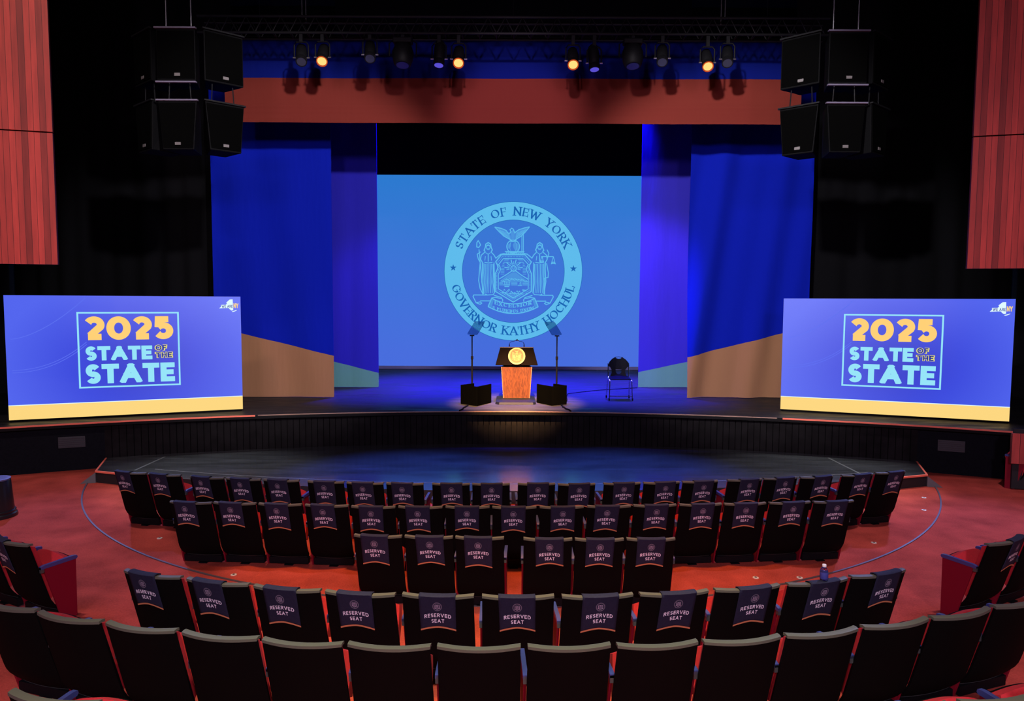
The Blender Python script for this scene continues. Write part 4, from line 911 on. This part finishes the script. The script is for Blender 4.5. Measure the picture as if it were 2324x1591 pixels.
ROWS = {
 1: [(-5.084, 9.264, -12.2, 0.27), (-4.583, 9.158, -11.0, 0.35), (-3.961, 9.026, -9.4, 0.34), (-3.462, 8.955, -8.0, 0.44), (-2.954, 8.896, -6.8, 0.42), (-2.364, 8.826, -5.2, 0.48), (-1.854, 8.777, -3.8, 0.45), (-1.345, 8.757, -2.5, 0.43), (-0.763, 8.753, -1.0, 0.52), (-0.257, 8.754, 0.4, 0.52), (0.318, 8.778, 1.9, 0.54), (0.825, 8.767, 3.3, 0.57), (1.408, 8.819, 4.8, 0.54), (1.921, 8.867, 6.1, 0.59), (2.433, 8.933, 7.5, 0.58), (3.039, 9.028, 9.1, 0.61), (3.538, 9.120, 10.4, 0.61), (4.048, 9.196, 11.6, 0.66), (4.647, 9.317, 13.2, 0.62), (5.168, 9.465, 14.5, 0.64)],  # w 0.477
 2: [(-3.656, 7.890, -5.2, 0.39), (-3.147, 7.869, -4.3, 0.43), (-2.619, 7.833, -3.4, 0.44), (-2.081, 7.798, -2.5, 0.42), (-1.546, 7.750, -1.5, 0.46), (-1.019, 7.753, -0.6, 0.44), (-0.491, 7.765, 0.3, 0.49), (0.035, 7.760, 1.2, 0.47), (0.567, 7.776, 2.2, 0.52), (1.105, 7.814, 3.1, 0.44), (1.632, 7.861, 4.0, 0.52), (2.163, 7.903, 5.0, 0.53), (2.685, 7.941, 5.9, 0.48), (3.219, 7.993, 6.8, 0.55), (3.748, 8.044, 7.7, 0.54)],  # w 0.493
 3: [(-1.310, 6.774, -3.8, 0.44), (-0.808, 6.755, -2.9, 0.53), (-0.308, 6.737, -2.0, 0.47), (0.357, 6.706, -0.8, 0.53), (0.858, 6.704, 0.1, 0.51), (1.363, 6.720, 1.0, 0.49)],  # w 0.471
 4: [(-2.877, 5.503, -15.4, 0.38), (-2.294, 5.359, -12.3, 0.38), (-1.715, 5.243, -9.1, 0.43), (-1.138, 5.162, -5.9, 0.44), (-0.547, 5.139, -2.5, 0.50), (0.054, 5.128, 0.9, 0.48), (0.652, 5.146, 4.3, 0.53), (1.242, 5.204, 7.6, 0.54), (1.832, 5.303, 10.8, 0.58), (2.429, 5.426, 14.1, 0.56), (2.999, 5.601, 17.1, 0.62)],  # w 0.537
 5: [(-2.926, 4.522, -14.9, 0.50), (-2.382, 4.390, -12.1, 0.50), (-1.828, 4.281, -9.1, 0.50), (-1.286, 4.199, -6.2, 0.50), (-0.744, 4.166, -3.2, 0.50), (-0.194, 4.162, -0.1, 0.50), (0.360, 4.177, 2.9, 0.50), (0.909, 4.208, 5.9, 0.50), (1.452, 4.272, 8.9, 0.50), (1.998, 4.373, 11.8, 0.50), (2.547, 4.511, 14.7, 0.50), (3.073, 4.660, 17.4, 0.50)],  # w 0.515
}
ORD = ['first', 'second', 'third', 'fourth', 'fifth', 'sixth', 'seventh', 'eighth', 'ninth', 'tenth']
def place_word(i, n):
    if i == 0: return 'leftmost'
    if i == n-1: return 'rightmost'
    if i < (n+1)//2: return ORD[i]+' from left'
    return ORD[n-1-i]+' from right'
CN = {1: 'front row', 2: 'second row', 3: 'short third row', 4: 'curved fourth row'}
RN = {1: 'the front row along the low stage', 2: 'the second row of fifteen', 3: 'the short third row of six', 4: 'the curved fourth row of eleven', 5: 'the dark curved row without covers'}
ENDS = {1: (2, 5, 8, 10, 12, 15, 18, 20), 2: (15,), 3: (3, 6), 4: (11,), 5: (14,)}
ROWS[5] = [(-3.455, 4.695, -17.2, .5)]+ROWS[5]+[(3.61, 4.85, 19.8, .5)]
seats = {}
for r, L in ROWS.items():
    n = len(L)
    for i, (x, y, yaw, f) in enumerate(L):
        w = WR[r]; pw = place_word(i, n)
        s_ = add_seat(w, x, y, yaw, f'black-backed red theatre seat, {pw} in {RN[r]}', f'seats in {RN[r]}', i+1 in ENDS[r]); seats[r, i] = s_
        if r < 5: add_cover(w, s_, f, f'navy RESERVED SEAT cover on the seat {pw}, {CN[r]}', r*100+i)
# nearest row, only its corners reach into the picture
for x, lab, e in ((-2.31, 'outer of the two seats at the bottom left corner, nearest row', 0), (-1.73, 'inner of the two seats at the bottom left corner, nearest row', 1), (1.945, 'innermost of three seats at the bottom right corner, nearest row', 0), (2.525, 'middle one of three seats at the bottom right corner, nearest row', 0), (3.09, 'outermost of three seats at the bottom right corner, nearest row', 1)):
    y = 14.7-math.sqrt(11.52**2-x*x); add_seat(WB, x, y, math.degrees(math.asin(x/11.52)), 'black-backed red theatre seat, '+lab, 'seats in the nearest row', e)
# side blocks
for sx, nm in ((-1, 'left'), (1, 'right')):
    x, y, a = (-4.548, 6.263, -25) if sx < 0 else (4.61, 6.424, 25)
    s_ = add_seat(WB, x, y, a, f'red theatre seat with blue-lit armrest and red end panel beside the {nm} aisle', f'side block seats at {nm}', True)
    add_cover(WB, s_, .20 if sx < 0 else .80, f'navy RESERVED SEAT cover on the {nm} aisle seat with blue-lit armrest', 900+sx)
    dx, dy = .62*math.cos(R(a+sx*2)), .58*math.sin(R(a+sx*2)); x2, y2 = x+sx*dx, y+sx*dy
    s2 = add_seat(WB, x2, y2, a+sx*3, f'red theatre seat cut by the {nm} picture edge, behind the aisle seat', f'side block seats at {nm}', False)
t = add_seat(WB, 8.78, 11.6, 48, 'distant red theatre seat at the right picture edge below the low wood panel', 'side block seats at right', True, 0.0)

# ------------------------------------------------------------------ small things
t = thing('round_bin', 'black round bin with ringed foot on the carpet at the left edge', 'bin', (-7.36, 9.86, fz(-7.36, 9.86)))
BN = mat('bin_black', (.013, .013, .016), .3)
MB().lathe([(.235, .10), (.232, .14), (.205, .52), (.20, .53)], 40).build('bin_body', BN, t, True)
MB().lathe([(.27, 0), (.272, .02), (.268, .045), (.25, .06), (.256, .085), (.245, .10), (.2, .10)], 40).build('foot_ring', BN, t, True)
MB().lathe([(.19, .528), (.206, .53), (.206, .548), (.19, .552), (.15, .55)], 40).build('lid', mat('blue_lit_bin_lid', (.11, .12, .24), .35), t, True)  # blue light on top of the black bin, put into the lid colour
s10 = seats[4, 9]; bx = Matrix.Rotation(s10.rotation_euler.z, 3, 'Z') @ Vector((.03, -.022, 0)); bz = s10.location.z+.8165
t = thing('water_bottle', 'small clear water bottle with white cap standing on the curved row seat cover', 'bottle', (s10.location.x+bx.x, s10.location.y+bx.y, bz))
MB().lathe([(.024, 0), (.030, .004), (.031, .03), (.0295, .05), (.031, .066), (.029, .078), (.021, .094), (.0135, .102), (.0135, .112)], 24).build('bottle_body', mat('clear_plastic', (.75, .75, .9), .05, trans=1), t, True)
MB().lathe([(.0312, .012), (.0318, .014), (.0318, .062), (.0312, .064)], 24).build('bottle_label', mat('bottle_label', (.05, .06, .28), .4), t, True)
MB().lathe([(.0155, .106), (.016, .108), (.016, .122), (.014, .125)], 20).build('bottle_cap', mat('white_cap', (.85, .8, .78), .5), t, True)
for x, y, lab in ((-3.13, 7.76, 'round metal floor socket behind the left end of the second row'), (-4.57, 8.97, 'round metal floor socket left of the second row end'), (2.757, 7.894-.15, 'round metal floor socket behind the second row, right of the short row'), (3.255, 7.75, 'round metal floor socket behind the right end of the second row'), (4.69, 8.92, 'round metal floor socket right of the second row end'), (6.573, 11.04, 'metal floor plate by the right corner of the low stage'), (6.183, 10.37, 'metal floor plate right of the front row end')):
    t = thing('floor_socket', lab, 'floor socket', (x, y, fz(x, y)))
    MB().lathe([(.034, 0), (.034, .006), (.028, .008), (.014, .007)], 20).build('socket_ring', mat('socket_brass', (.75, .65, .55), .5, .2), t, True)
    MB().lathe([(.015, .006), (.015, .010), (.007, .011)], 14).build('socket_cap', CHROME, t, True)
